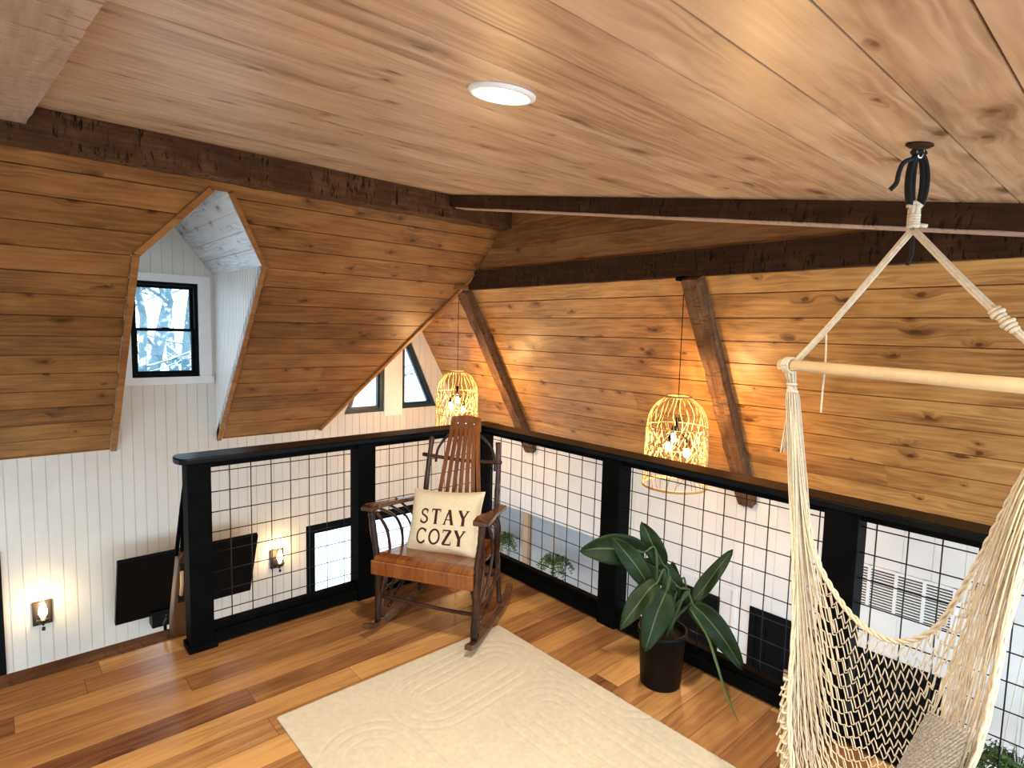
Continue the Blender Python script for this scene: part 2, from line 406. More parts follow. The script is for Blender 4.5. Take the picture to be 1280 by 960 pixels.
M_strap = plain('black_strap', (0.005, 0.005, 0.005), 0.8, var=0.3, scale=60, bump=0.4)
M_steel = plain('polished_steel', (0.75, 0.75, 0.75), 0.2, metal=1.0, var=0.05)
M_bronze = plain('dark_bronze', (0.03, 0.02, 0.014), 0.4, metal=0.6)
M_rattan = plain('rattan_cane', (0.62, 0.40, 0.16), 0.6, var=0.15, scale=40)
M_bulb = emis('bulb_glow', (1.0, 0.72, 0.32), 45.0)
M_downl = emis('downlight_lens', (1.0, 0.88, 0.62), 40.0)
M_downl2 = M_downl
M_brown = wood('newel_oak', (0.04, 0.016, 0.005), (0.095, 0.040, 0.012), (0.16, 0.075, 0.026), w=1, L=9, knots=0.2, rough=0.4, axis='z')
M_tan = plain('tan_post', (0.42, 0.30, 0.18), 0.6)
M_snow = plain('snow', (0.85, 0.90, 0.95), 0.8, var=0.03)
M_fern = plain('fern_green', (0.06, 0.13, 0.03), 0.6, var=0.4, scale=30)
M_grille = plain('white_grille', (0.78, 0.78, 0.77), 0.5, var=0.02)
M_slot = plain('grille_shadow_box', (0.03, 0.03, 0.03), 0.8)

def leafmat():
    m, nt, b = newmat('strelitzia_leaf'); g = NG(nt)
    uv = g.n('ShaderNodeUVMap'); sp = g.n('ShaderNodeSeparateXYZ'); g.l(uv.outputs[0], sp.inputs[0])
    dx = g.math('ABSOLUTE', g.math('SUBTRACT', sp.outputs[0], 0.5))
    rib = g.math('SUBTRACT', 1.0, g.smooth(dx, 0.008, 0.035))
    veins = g.noise(g.comb(g.math('MULTIPLY', dx, 2.0), g.math('SUBTRACT', g.math('MULTIPLY', sp.outputs[1], 70.0), g.math('MULTIPLY', dx, 30.0)), 0.0), 1.0, 1.0)
    tc = g.n('ShaderNodeTexCoord'); bl = g.noise(tc.outputs['Object'], 14.0, 2.0)
    f = g.math('ADD', g.math('MULTIPLY', veins, 0.5), g.math('MULTIPLY', bl, 0.5))
    col = g.ramp(f, [(0.3, (0.005, 0.014, 0.004)), (0.7, (0.018, 0.040, 0.013))])
    col = g.mix(g.math('MULTIPLY', rib, 0.85), col, (0.10, 0.16, 0.05))
    g.l(col, b.inputs['Base Color']); b.inputs['Roughness'].default_value = 0.42; b.inputs['Specular IOR Level'].default_value = 0.2
    bp = g.n('ShaderNodeBump'); bp.inputs['Strength'].default_value = 0.25; bp.inputs['Distance'].default_value = 0.003
    g.l(veins, bp.inputs['Height']); g.l(bp.outputs[0], b.inputs['Normal'])
    return m
M_leaf = leafmat()
M_stalk = plain('leaf_stalk', (0.035, 0.07, 0.022), 0.4, var=0.2)
M_thin = plain('young_leaf', (0.10, 0.16, 0.035), 0.4, var=0.2)
def barkmat():
    m, nt, b = newmat('snowy_bark'); g = NG(nt)
    ge = g.n('ShaderNodeNewGeometry'); sp = g.n('ShaderNodeSeparateXYZ'); g.l(ge.outputs['Normal'], sp.inputs[0])
    tc = g.n('ShaderNodeTexCoord'); nz = g.noise(tc.outputs['Object'], 9.0, 3.0)
    fac = g.smooth(g.math('ADD', sp.outputs[2], g.math('MULTIPLY', g.math('SUBTRACT', nz, 0.5), 1.4)), 0.05, 0.35)
    g.l(g.mix(fac, (0.07, 0.15, 0.19), (0.88, 0.93, 0.97)), b.inputs['Base Color']); b.inputs['Roughness'].default_value = 0.9
    return m
M_bark = barkmat()

# ------------------------------------------------------------------ dimensions of the place
YW = 3.04                  # plane of the far white wall
KS = 0.16734; ZC = 2.5539  # loft ceiling z = ZC + KS*y
cA, sA = math.cos(math.radians(50)), math.sin(math.radians(50))
EZ = 0.472                 # eave height of the left roof slope
c60, s60 = 0.5, math.sin(math.radians(60))
XR = 2.2; EB = 0.294       # right wall plane and eave height
LOW = -2.5                 # downstairs floor
DX0, DX1, DXM = -1.70, -0.88, -1.285     # dormer sides and ridge
DE, DR, DR2 = 2.055, 2.50, 2.565                     # dormer eave and ridge height

# ------------------------------------------------------------------ room shell
# left roof slope (runs along x), with the dormer opening cut in it
MA = frame((0, YW, EZ), (1, 0, 0), (0, -cA, sA))
vA = lambda z: (z - EZ) / sA
region = [[(-4.7, 0), (0.166, 0), (1.10, vA(2.0)), (1.24, vA(2.12)), (1.24, 2.97), (-4.7, 2.97)]]
opening = [(DX0, -0.2), (DX1, -0.2), (DX1, vA(DE)), (DXM + 0.06, vA(DR)), (DXM - 0.03, vA(DR)), (DX0, vA(DE))]
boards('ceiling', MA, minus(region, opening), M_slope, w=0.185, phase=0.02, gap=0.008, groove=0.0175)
# right roof slope (runs along y)
MB_ = frame((XR, 0, EB), (0, -1, 0), (-c60, 0, s60))
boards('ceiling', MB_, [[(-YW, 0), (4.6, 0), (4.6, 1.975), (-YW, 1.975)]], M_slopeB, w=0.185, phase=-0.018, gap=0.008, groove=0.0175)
# upright boards above the purlin on the right
MW = frame((1.20, 0, 2.0), (0, -1, 0), (0, 0, 1))
boards('wall_right', MW, [[(-1.75, 0), (4.6, 0), (4.6, 1.0), (-1.75, 1.0)]], M_slope, w=0.185, phase=0.02)
# loft ceiling, falling gently to the back of the loft
nv = math.sqrt(1 + KS * KS)
MC = frame((0, 0, ZC), (-1, 0, 0), (0, 1, KS))
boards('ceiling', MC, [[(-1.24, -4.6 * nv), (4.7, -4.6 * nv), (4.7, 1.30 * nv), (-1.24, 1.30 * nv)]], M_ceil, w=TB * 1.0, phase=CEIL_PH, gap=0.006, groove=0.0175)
# gable dormer, left plane (seen only from other places) and flat soffit beside the purlin
GX = 1.07
pl_ = frame((0.166, YW, EZ), (0, 1, 0), (GX - 0.166, 0, 2.0 - EZ))
Lg = math.hypot(GX - 0.166, 2.0 - EZ)
boards('ceiling', frame((0.166, YW, EZ), (0, 1, 0), (GX - 0.166, 0, 2.0 - EZ)), [[(-(2.0 - EZ) / sA * cA, Lg), (0, 0), (0, Lg)]], M_slope)
mb = MB(); mb.box(1.0, 1.16, 1.70, YW, 2.0, 2.05); tag(mb.build('ceiling', M_slope), kind='structure')

# far white wall (vertical boards) with dormer gable, big gable and window openings
MY = frame((0, YW, 0), (1, 0, 0), (0, 0, 1))
W1 = [(-1.565, 1.095), (-1.018, 1.095), (-1.018, 1.963), (-1.565, 1.963)]
W2 = [(0.40, 0.615), (0.95, 0.615), (0.95, 1.64), (0.86, 1.64)]
W3 = [(1.19, 0.63), (1.69, 0.65), (1.28, 1.46), (1.19, 1.64)]
W3 = [(1.19, 0.63), (1.695, 0.63), (1.25, 1.58), (1.19, 1.58)]
W2 = [(0.445, 0.615), (0.95, 0.615), (0.95, 1.58), (0.89, 1.58)]
W4 = [(0.0, -1.95), (1.62, -1.95), (1.62, -0.586), (0.0, -0.586)]
D1 = [(-3.4, LOW), (-2.505, LOW), (-2.505, -0.27), (-3.4, -0.27)]
walls = [[(-4.7, LOW), (XR, LOW), (XR, EZ - 0.02), (-4.7, EZ - 0.02)], [(-4.7, EZ - 0.02), (DX0, EZ - 0.02), (DX0, EZ + 0.12), (-4.7, EZ + 0.12)], [(DX1, EZ - 0.02), (0.14, EZ - 0.02), (0.23, EZ + 0.12), (DX1, EZ + 0.12)],
         [(DX0 - .03, EZ - 0.02), (DX1 + .03, EZ - 0.02), (DX1 + .03, DE), (DX0 - .03, DE)],
         [(DX0 - .03, DE), (DX1 + .03, DE), (DX1 + .03, DE + .02), (DXM, DR2 + .04), (DX0 - .03, DE + .02)],
         [(0.14, EZ - 0.02), (2.12, EZ - 0.02), (1.24, 2.0), (0.95, 2.0)]]
for W in (W1, W2, W3, W4, D1): walls = minus(walls, W)
boards('wall_far', MY, walls, M_whitew, w=0.0885, phase=0.017, along='v', gap=0.0045, groove=0.006, th=0.01)
# right white wall
MX = frame((XR, 0, 0), (0, -1, 0), (0, 0, 1))
W5 = [(0.10, -1.55), (0.63, -1.55), (0.63, -0.69), (0.10, -0.69)]
DD = [(0.903, LOW), (2.25, LOW), (2.25, -0.663), (0.903, -0.663)]
RC = [(-YW, LOW), (-0.25, LOW), (-0.25, -0.56), (-YW, -0.56)]
rw = [[(-YW, LOW), (4.6, LOW), (4.6, EB), (-YW, EB)]]
for W in (DD, RC): rw = minus(rw, W)
boards('wall_right', MX, rw, M_white, w=0.175, phase=0.03, along='v', gap=0.004, groove=0.005)
# smooth recessed wall under the header, with its returns and soffit
mb = MB(); mb.box(XR + 0.55, XR + 0.6, 0.2, YW + 0.05, LOW, -0.5); mb.box(XR, XR + 0.6, 0.2, 0.25, LOW, -0.5); mb.box(XR + 0.02, XR + 0.6, 0.2, YW, -0.56, -0.5); mb.box(XR, XR + 0.6, YW, YW + 0.05, LOW, -0.5)
tag(mb.build('wall_recess', M_drywall), kind='structure')
mb = MB(); mb.box(XR - 0.02, XR + 0.05, 1.81, 1.90, LOW, -0.56); tag(mb.build('trim_1', M_tan), kind='structure')
# side wall far to the left, out of the picture
mb = MB(); mb.box(-4.75, -4.7, -4.6, YW, 0.2, 3.2); mb.box(-4.75, -4.7, -4.6, YW, LOW, LOW + 0.3); mb.box(-4.75, -4.7, -0.3, 0.1, LOW, 0.2); tag(mb.build('wall_left', M_white), kind='structure')
# dormer cheeks and dormer ceiling
dy = lambda z: YW - (z - EZ) / sA * cA
for nm, X, sgn in (('wall_dormer_right', DX1, 1), ('wall_dormer_left', DX0, -1)):
    # local frame: u = +-y so that normal faces the opening
    if sgn > 0: M = frame((X, YW, 0), (0, -1, 0), (0, 0, 1)); P = [(0, EZ), (YW - dy(DE), DE), (YW - dy(DE), DE + .05), (-.04, DE + .05), (-.04, EZ)]
    else: M = frame((X, YW, 0), (0, 1, 0), (0, 0, 1)); P = [(0, EZ), (.04, EZ), (.04, DE + .05), (-(YW - dy(DE)), DE + .05), (-(YW - dy(DE)), DE)]
    boards(nm, M, [P], M_white, w=0.062, phase=0.0, along='v', gap=0.010, groove=0.007, th=0.01)
M_dorm = wood('washed_pine', (0.20, 0.19, 0.18), (0.56, 0.58, 0.58), (0.72, 0.76, 0.78), w=0.185, phase=0.0, L=4, knots=0.8, rough=0.4, kscale=5.5)
for sgn in (1, -1):
    X = DX1 if sgn > 0 else DX0
    run = abs(X - DXM); Ls = math.hypot(run, DR2 - DE)
    if sgn > 0: M = frame((X, YW, DE), (0, -1, 0), (-run, 0, DR2 - DE)); P = [(0, 0), (YW - dy(DE), 0), (YW - dy(DR2), Ls), (0, Ls)]
    else: M = frame((X, YW, DE), (0, 1, 0), (run, 0, DR2 - DE)); P = [(0, 0), (0, Ls), (-(YW - dy(DR2)), Ls), (-(YW - dy(DE)), 0)]
    boards('ceiling', M, [P], M_dorm, w=0.145, phase=0.0, gap=0.004)
# wooden edge trims round the dormer opening and along the valley
def strip(mb, p, q, w0, w1, t=0.022):
    p = V((*p, 0)); q = V((*q, 0)); d = (q - p).normalized(); nn = V((-d.y, d.x, 0))
    c = [p + nn * w0, q + nn * w0, q + nn * w1, p + nn * w1]
    vs = c + [a + V((0, 0, t)) for a in c]
    vs[0:4] = [a + V((0, 0, -0.05)) for a in c]
    mb.add(vs, [(3, 2, 1, 0), (4, 5, 6, 7), (0, 1, 5, 4), (1, 2, 6, 5), (2, 3, 7, 6), (3, 0, 4, 7)])
mb = MB()
strip(mb, (DX0, 0.0), (DX0, vA(DE) + 0.01), 0, 0.045); strip(mb, (DX0, vA(DE)), (DXM - 0.03, vA(DR)), 0, 0.045)
strip(mb, (DX1, vA(DE) + 0.01), (DX1, 0.0), 0, 0.035); strip(mb, (DXM + 0.06, vA(DR)), (DX1, vA(DE)), 0, 0.035)
tag(mb.build('trim_2', M_trimw, None, MA), kind='structure')
mb = MB(); strip(mb, (1.10, vA(2.0)), (0.166, 0.0), -0.03, 0.004); strip(mb, (1.235, 2.7), (1.20, vA(2.2)), -0.012, 0.004, 0.01)
strip(mb, (1.20, vA(2.2)), (1.10, vA(2.0)), -0.025, 0.004, 0.02)
tag(mb.build('trim_3', M_trimw, None, MA), kind='structure')
# thin lighter cornice board under the ridge beam
# beams
def beam(name, label, L, h, d, M, mat, seed, bow=0.0, cat='beam', rough=0.006, taper=None):
    """rough-sawn timber: length on local x, depth y, height z (centre line at origin)"""
    r = random.Random(seed); n = max(6, int(L / 0.12)); mb = MB(); vs = []
    K = 12
    base = []
    for k in range(K):
        a = 2 * math.pi * (k + 0.5) / K
        cx, cz = math.cos(a), math.sin(a); s_ = 1 / max(abs(cx), abs(cz)); base.append((min(max(cx * s_ , -1), 1) * 0.985, min(max(cz * s_, -1), 1) * 0.985))
    for i in range(n + 1):
        x = L * i / n
        for k, (a, b_) in enumerate(base):
            vs.append((x, a * d / 2 + r.uniform(-1, 1) * rough, b_ * h / 2 + r.uniform(-1, 1) * rough))
    fs = []
    for i in range(n):
        for k in range(K):
            k2 = (k + 1) % K; fs.append((i * K + k, i * K + k2, (i + 1) * K + k2, (i + 1) * K + k))
    fs += [tuple(range(K)), tuple(n * K + k for k in range(K))]
    mb.add(vs, fs, False)
    o = mb.build(name, mat, None, M)
    return tag(o, label, cat)
# ridge beam along x
zb, zt = 2.545, 2.76
beam('ridge_beam', 'long dark hewn ridge beam crossing the photo from the upper left above the dormer', 5.95, zt - zb, 0.21, frame((-4.7, 1.225, (zb + zt) / 2), (1, 0, 0), (0, 1, 0)), M_ridge, 1)
# beam along y on the right of the ceiling, slightly skewed, following the ceiling pitch
a = V((0.555, 1.12, ZC + KS * 1.12 - 0.05)); b_ = V((0.39, -4.4, ZC - KS * 4.4 - 0.05))
d_ = (b_ - a)
bR = beam('ceiling_beam', 'dark beam under the loft ceiling running off the right edge, with a paler strip for the light on its underside', d_.length, 0.105, 0.13, frame(a, d_, V((0, 0, 1)).cross(d_)), M_beamx, 2, rough=0.003)
mb = MB(); mb.bbox(0.08, d_.length - .01, -0.058, 0.058, -0.058, -0.050, 0.002, 1)  # lighter wood strip imitates light reflected on the beam's underside
u_ = mb.build('underside_sheen', M_beaml, bR); u_['label'] = 'paler strip standing in for light on the underside'
a = V((-2.30 - 0.25, 1.12, ZC + KS * 1.12 - 0.05)); b_ = V((-2.325 - 0.25, -4.4, ZC - KS * 4.4 - 0.05)); d_ = b_ - a
beam('ceiling_beam', 'wide brown beam under the ceiling in the top left corner', d_.length, 0.105, 0.50, frame(a, d_, V((0, 0, 1)).cross(d_)), M_beaml, 3, rough=0.0015)
beam('purlin_beam', 'dark purlin beam running along the top of the right roof slope', 6.3, 0.185, 0.10, frame((1.20, 1.72, 2.093), (0, -1, 0), (1, 0, 0)), M_beamx, 4, rough=0.004)
# sloping rafters on the right slope
def rafter(y, label, seed, w=0.15, dpt=0.10):
    top = V((1.20, y, 2.021)); bot = V((2.215, y, 0.262)); d = bot - top
    nrm = V((-s60, 0, -c60))
    M = frame(top + nrm * (dpt / 2), d, (0, 1, 0))
    return beam('rafter', label, d.length + 0.03, dpt, w, M, M_beamz, seed, rough=0.007)
rafter(-0.835, 'rough brown rafter on the right slope beside the nearer pendant lamp', 11, 0.13)
rafter(1.79, 'dark brown rafter on the right slope behind the farther pendant lamp', 12, 0.13)

# loft floor and edge
mb = MB(); mb.box(-4.7, 0.06, -4.6, 0.06, -0.06, 0.0); mb.box(-4.7, -1.80, 0.06, 0.155, -0.06, 0.0)
tag(mb.build('floor', M_floor), kind='structure')
mb = MB(); mb.box(-4.7, 0.06, -4.6, 0.06, -0.36, -0.061); tag(mb.build('trim_4', M_beamz), kind='structure')
mb = MB(); mb.box(-4.7, -1.75, 0.156, 0.29, -0.10, -0.004); tag(mb.build('trim_5', M_beamz), kind='structure')
mb = MB(); mb.box(-4.7, XR + 0.6, -4.6, YW, LOW - 0.06, LOW); tag(mb.build('floor_lower', M_lower), kind='structure')

# ------------------------------------------------------------------ windows
def ring(mb, P, w, d0, d1):
    """frame of width w inside convex polygon P between depths d0,d1 (local z)"""
    P = ccw(P); n = len(P); Q = []
    for i in range(n):
        a = V(P[i - 1]); b = V(P[i]); c = V(P[(i + 1) % n])
        d1_ = (b - a).normalized(); d2_ = (c - b).normalized()
        n1 = V((-d1_.y, d1_.x)); n2 = V((-d2_.y, d2_.x))
        k = (n1 + n2); k = k / k.length_squared * 2
        q = b + k * w; Q.append((q.x, q.y))
    vs = [(x, y, d1) for x, y in P] + [(x, y, d1) for x, y in Q] + [(x, y, d0) for x, y in P] + [(x, y, d0) for x, y in Q]
    fs = []
    for i in range(n):
        j = (i + 1) % n
        fs += [(i, j, n + j, n + i), (2 * n + j, 2 * n + i, 3 * n + i, 3 * n + j), (j, i, 2 * n + i, 2 * n + j), (n + i, n + j, 3 * n + j, 3 * n + i)]
    mb.add(vs, fs)
    return Q
def pane(mb, P, z):
    mb.add([(x, y, z) for x, y in ccw(P)], [tuple(range(len(P)))])
def win(n, P, M, fw=0.035, casing=0.0, sill=False, split=None, fm=None):
    M_winblk = fm or globals()['M_winblk']
    r = bpy.data.objects.new('window_%d' % n, None); C.objects.link(r); r.matrix_world = M; tag(r, kind='structure')
    mb = MB(); Q = ring(mb, P, fw, -0.10, -0.015)
    mb.build('window_frame', M_winblk, r)
    if split is None:
        mb = MB(); Q2 = ring(mb, Q, 0.022, -0.085, -0.045); mb.build('sash', M_winblk, r)
        mb = MB(); pane(mb, Q2, -0.065); mb.build('glass', M_glass, r)
    else:
        Q = ccw(Q); x0 = min(q[0] for q in Q); x1 = max(q[0] for q in Q); y0 = min(q[1] for q in Q); y1 = max(q[1] for q in Q)
        if split == 'h':
            ym = (y0 + y1) / 2
            parts = [([(x0, y0), (x1, y0), (x1, ym + 0.012), (x0, ym + 0.012)], -0.075, -0.04), ([(x0, ym - 0.012), (x1, ym - 0.012), (x1, y1), (x0, y1)], -0.10, -0.078)]
        else:
            xm = (x0 + x1) / 2
            parts = [([(x0, y0), (xm, y0), (xm, y1), (x0, y1)], -0.085, -0.045), ([(xm, y0), (x1, y0), (x1, y1), (xm, y1)], -0.085, -0.045)]
        for PP, z0, z1 in parts:
            mb = MB(); Q2 = ring(mb, PP, 0.026 if split == 'h' else 0.06, z0, z1); s_ = mb.build('sash', M_winblk, r)
            mb = MB(); pane(mb, Q2, (z0 + z1) / 2); mb.build('glass', M_glass, s_)
        if split == 'h':
            mb = MB(); mb.bbox((x0 + x1) / 2 - 0.03, (x0 + x1) / 2 + 0.03, ym - 0.002, ym + 0.022, -0.045, -0.025, 0.004); mb.build('sash_lock', M_winblk, r)
    return r
w1 = win(1, W1, MY, fw=0.03, split='h')
mb = MB(); x0, x1, z0, z1 = -1.565, -1.018, 1.095, 1.963
mb.box(x1, x1 + 0.105, z0 - 0.0, z1 + 0.07, 0, 0.018); mb.box(x0 - 0.09, x0, z0, z1 + 0.07, 0, 0.018)
mb.box(x0, x1, z1, z1 + 0.07, 0, 0.018); mb.box(x0 - 0.11, x1 + 0.12, z0 - 0.065, z0, 0, 0.024)
mb.build('window_casing', M_whiteb, w1)
M_tealblk = M_winblk
win(2, W2, MY, fw=0.045, fm=M_gwin); win(3, W3, MY, fw=0.045, fm=M_gwin)
w4 = win(4, W4, MY, fw=0.06, split='v')
wp = thing('wall_panel', 'dark glazed panel in a thin white surround on the right white wall behind the potted plant', 'panel', (XR, 0, 0)); wp.matrix_world = MX
mb = MB(); Q5 = ring(mb, W5, 0.06, 0.0, 0.035); mb.build('panel_frame', M_winblk, wp)
mb = MB(); mb.add([(x, y, 0.02) for x, y in Q5] + [(x, y, 0.0) for x, y in Q5], [(0, 1, 2, 3), (7, 6, 5, 4)] + [((i + 1) % 4, i, i + 4, (i + 1) % 4 + 4) for i in range(4)]); mb.build('dark_glass', M_screen, wp)
mb = MB(); ring(mb, [(-0.02, -1.67), (0.78, -1.67), (0.78, -0.555), (-0.02, -0.555)], 0.03, 0, 0.012); mb.build('surround', M_whiteb, wp)
# white casings of the gable windows
mb = MB(); mb.box(0.95, 1.19, 0.56, 1.62, 0.0, 0.012); tag(mb.build('trim_6', M_whiteb, None, MY), kind='structure')
# dark doors
def door(n, P, M, rows, handle=None):
    r = bpy.data.objects.new('door_%d' % n, None); C.objects.link(r); r.matrix_world = M; tag(r, kind='structure')
    P = ccw(P); mb = MB(); Q = ring(mb, P, 0.05, -0.08, 0.012); mb.build('door_frame', M_winblk, r)
    x0 = min(q[0] for q in Q); x1 = max(q[0] for q in Q); y0 = min(q[1] for q in Q); y1 = max(q[1] for q in Q)
    k = rows
    for i in range(k):
        a = x0 + (x1 - x0) * i / k; b = x0 + (x1 - x0) * (i + 1) / k
        mb = MB(); mb.box(a + 0.002, b - 0.002, y0, y1, -0.06, -0.02)
        mb.box(a + 0.002, a + 0.08, y0, y1, -0.02, -0.01); mb.box(b - 0.08, b - 0.002, y0, y1, -0.02, -0.01); mb.box(a + 0.08, b - 0.08, y1 - 0.1, y1, -0.02, -0.01); mb.box(a + 0.08, b - 0.08, y0, y0 + 0.15, -0.02, -0.01)
        d = mb.build('door_panel', M_winblk, r)
    if handle:
        mb = MB(); hx, hz = handle; mb.bbox(hx - 0.014, hx + 0.014, hz - 0.09, hz + 0.09, 0.0, 0.03, 0.005); mb.box(hx - 0.008, hx + 0.008, hz - 0.07, hz - 0.05, -0.01, 0.0); mb.box(hx - 0.008, hx + 0.008, hz + 0.05, hz + 0.07, -0.01, 0.0)
        h = mb.build('door_handle', M_tan, r); h['label'] = 'pale wooden pull handle'
    return r
door(1, D1, MY, 1); door(2, DD, MX, 2, handle=(1.23, -1.165))

# ------------------------------------------------------------------ outside: snow and trees
mb = MB(); N = 24
for i in range(N + 1):
    for j in range(N + 1):
        mb.v.append((-20 + 50 * i / N, YW + 0.4 + 26 * j / N, -2.75 + 0.25 * math.sin(i * 1.3) * math.cos(j * 0.9) + 0.02 * j))
for i in range(N):
    for j in range(N): mb.f.append((i * (N + 1) + j, (i + 1) * (N + 1) + j, (i + 1) * (N + 1) + j + 1, i * (N + 1) + j + 1)); mb.sm.append(True)
so = mb.build('snow_ground', M_snow); tag(so, 'snow covered ground outside the windows', 'snow', kind='stuff')
def tree(x, y, h, r0, seed, label, group):
    r = random.Random(seed); mb = MB()
    pts = [V((x + r.uniform(-.12, .12) * i * 0.5, y + r.uniform(-.12, .12) * i * .5, -2.9 + h * i / 7)) for i in range(8)]
    mb.tube(pts, [r0 * (1 - 0.11 * i) for i in range(8)], 8)
    for k in range(15):
        i = r.randint(2, 6); p = pts[i].lerp(pts[i + 1], r.random()); a = r.uniform(0, 2 * math.pi); L = r.uniform(0.8, 2.6) * (1 - i * 0.05)
        d = V((math.cos(a), math.sin(a), r.uniform(0.0, 0.9))).normalized()
        bp = [p]
        for s_ in range(4): 
            d = (d + V((r.uniform(-.25, .25), r.uniform(-.25, .25), r.uniform(-.25, .2)))).normalized(); bp.append(bp[-1] + d * L / 4)
        rb = r0 * r.uniform(0.14, 0.34)
        mb.tube(bp, [rb, rb * .8, rb * .6, rb * .4, rb * .2], 5)
        for t in range(5):
            q = bp[r.randint(1, 4)]; d2 = (d + V((r.uniform(-.9, .9), r.uniform(-.9, .9), r.uniform(-.6, .6)))).normalized()
            l2 = r.uniform(0.25, 0.8)
            mb.tube([q, q + d2 * l2 * .5 + V((0, 0, -.03)), q + d2 * l2], [rb * .4, rb * .3, rb * .15], 4)
    o = mb.build('bare_tree', M_bark); return tag(o, label, 'tree', group)
for i, (x, y, h, r0) in enumerate([(-0.35, 8.2, 8.5, .15), (-1.0, 7.0, 8, .09), (-0.75, 10.5, 9, .17), (0.25, 9.6, 9, .12), (0.6, 12, 9, .15)]):
    tree(x, y, h, r0, 50 + i, 'bare snowy tree outside the dormer window', 'snowy trees outside the dormer window')
for i, (x, y, h, r0) in enumerate([(4.2, 10.5, 8.5, .12), (5.3, 13, 9, .16), (6.4, 12, 9, .14), (3.2, 13.0, 9, .15), (7.6, 15, 9, .15)]):
    tree(x, y, h, r0, 80 + i, 'bare snowy tree outside the slanted gable windows', 'snowy trees outside the gable windows')

# ------------------------------------------------------------------ railing
rail = thing('loft_railing', 'black L-shaped loft railing with square wire grid panels', 'railing', (0, 0, 0))
def post(x0, x1, y0, y1, base=True):
    mb = MB(); mb.bbox(x0, x1, y0, y1, 0.0, 0.93, 0.004)
    return mb.build('post', M_black, rail)
post(-1.83, -1.725, -0.05, 0.05)
mb = MB(); mb.bbox(-1.842, -1.712, -0.062, 0.062, 0.0, 0.03, 0.006); mb.build('post_base', M_black, rail)
post(-0.955, -0.845, -0.05, 0.05); post(-0.05, 0.05, -0.05, 0.05)
post(-0.05, 0.05, -1.205, -1.085); post(-0.05, 0.05, -2.34, -2.215); post(-0.05, 0.05, -3.9, -3.8)
def rounded_cap(along, a, b):
    # flat handrail board with a rounded free end
    w0, w1 = (-0.065, 0.095) if along == 'x' else (-0.065, 0.08)
    c = (w0 + w1) / 2; hw = (w1 - w0) / 2
    prof = [(a + 0.04 * (1 - math.sin(t)), c - hw * (1 if False else math.cos(t))) for t in [0, .4, .8, 1.2, math.pi / 2, 1.94, 2.34, 2.74, math.pi]] if along == 'x' else [(a, w0), (a, w1)]
    P = prof + [(b, w1), (b, w0)]
    if along == 'x': P = [(p[0], p[1]) for p in P]
    else: P = [(p[1], p[0]) for p in P]
    mb = MB(); P = ccw(P); n = len(P)
    z0, z1 = 0.928, 0.958
    mb.add([(x, y, z1) for x, y in P] + [(x, y, z0) for x, y in P], [tuple(range(n)), tuple(range(2 * n - 1, n - 1, -1))] + [((i + 1) % n, i, i + n, (i + 1) % n + n) for i in range(n)])
    return mb.build('handrail_cap', M_cap, rail, bevel=0.006)
rounded_cap('x', -1.872, 0.095)
rounded_cap('y', -4.1, -0.065)
HB = 0.105
def panel(along, a, b, ph, step=0.1016):
    # sub-rails with a stepped foot, then the welded wire grid
    def bx(mb, p0, p1, c0, c1, z0, z1):
        if along == 'x': mb.bbox(p0, p1, c0, c1, z0, z1, 0.003, 1)
        else: mb.bbox(c0, c1, p0, p1, z0, z1, 0.003, 1)
    mb = MB(); bx(mb, a, b, -0.045, 0.045, 0.012, 0.072); bx(mb, a, b, -0.022, 0.022, 0.072, HB); mb.build('bottom_rail', M_black, rail)
    mb = MB(); bx(mb, a, b, -0.03, 0.03, 0.898, 0.928); mb.build('top_rail', M_black, rail)
    mb = MB(); k0 = math.ceil((a - ph) / step); k1 = math.floor((b - ph) / step)
    for k in range(k0, k1 + 1):
        q = ph + k * step
        if q < a + 0.008 or q > b - 0.008: continue
        mb.tube([(q, 0, HB - .01), (q, 0, 0.905)] if along == 'x' else [(0, q, HB - .01), (0, q, 0.905)], 0.0026, 6)
    z = 0.86
    z0s = [(7.963 + 0.6 - j) * 0.1016 for j in range(8)]
    for z in z0s:
        if z < HB + .01: continue
        mb.tube([(a - .01, -0.004, z), (b + .01, -0.004, z)] if along == 'x' else [(-0.004, a - .01, z), (-0.004, b + .01, z)], 0.0026, 6)
    mb.build('wire_grid', M_wire, rail)
panel('x', -1.725, -0.955, -1.628); panel('x', -0.845, -0.05, -0.6255)
panel('y', -1.085, -0.05, -0.1877); panel('y', -2.215, -1.205, -1.251, 0.1035); panel('y', -3.8, -2.34, -2.388, 0.1035)

# ladder head beside the railing end
ld = thing('stair_newel', 'short rounded wooden newel with black pegs beside the left railing post', 'newel', (-1.825, 0.24, 0.0))
mb = MB()
prof = [(-0.034, -0.10), (0.040, -0.10), (0.044, 0.1), (0.046, 0.34), (0.036, 0.395), (0.012, 0.425), (-0.014, 0.42), (-0.030, 0.39), (-0.040, 0.1)]
n = len(prof); mb.add([(x + z * 0.08, -0.035, z) for x, z in prof] + [(x + z * 0.08, 0.035, z) for x, z in prof], [tuple(range(n)), tuple(range(2 * n - 1, n - 1, -1))] + [((i + 1) % n, i, i + n, (i + 1) % n + n) for i in range(n)])
mb.build('newel_board', M_brown, ld, bevel=0.008)
for z in (0.345, 0.185):
    mb = MB(); mb.bbox(-0.026 + z * 0.08, 0.004 + z * .08, -0.052, -0.03, z - .018, z + .018, 0.005); mb.build('peg', M_bronze, ld)
mb = MB(); mb.tube([(-0.012 + 0.02, -0.045, 0.20), (0.012, -0.052, 0.26), (0.014, -0.045, 0.33)], 0.009, 8); mb.build('brass_loop', M_dowel, ld)
mb = MB(); mb.tube([(-0.052, -0.01, 0.10), (-0.062, -0.01, 0.06), (-0.058, 0.0, 0.02)], 0.008, 8); mb.build('side_hook', M_bronze, ld)
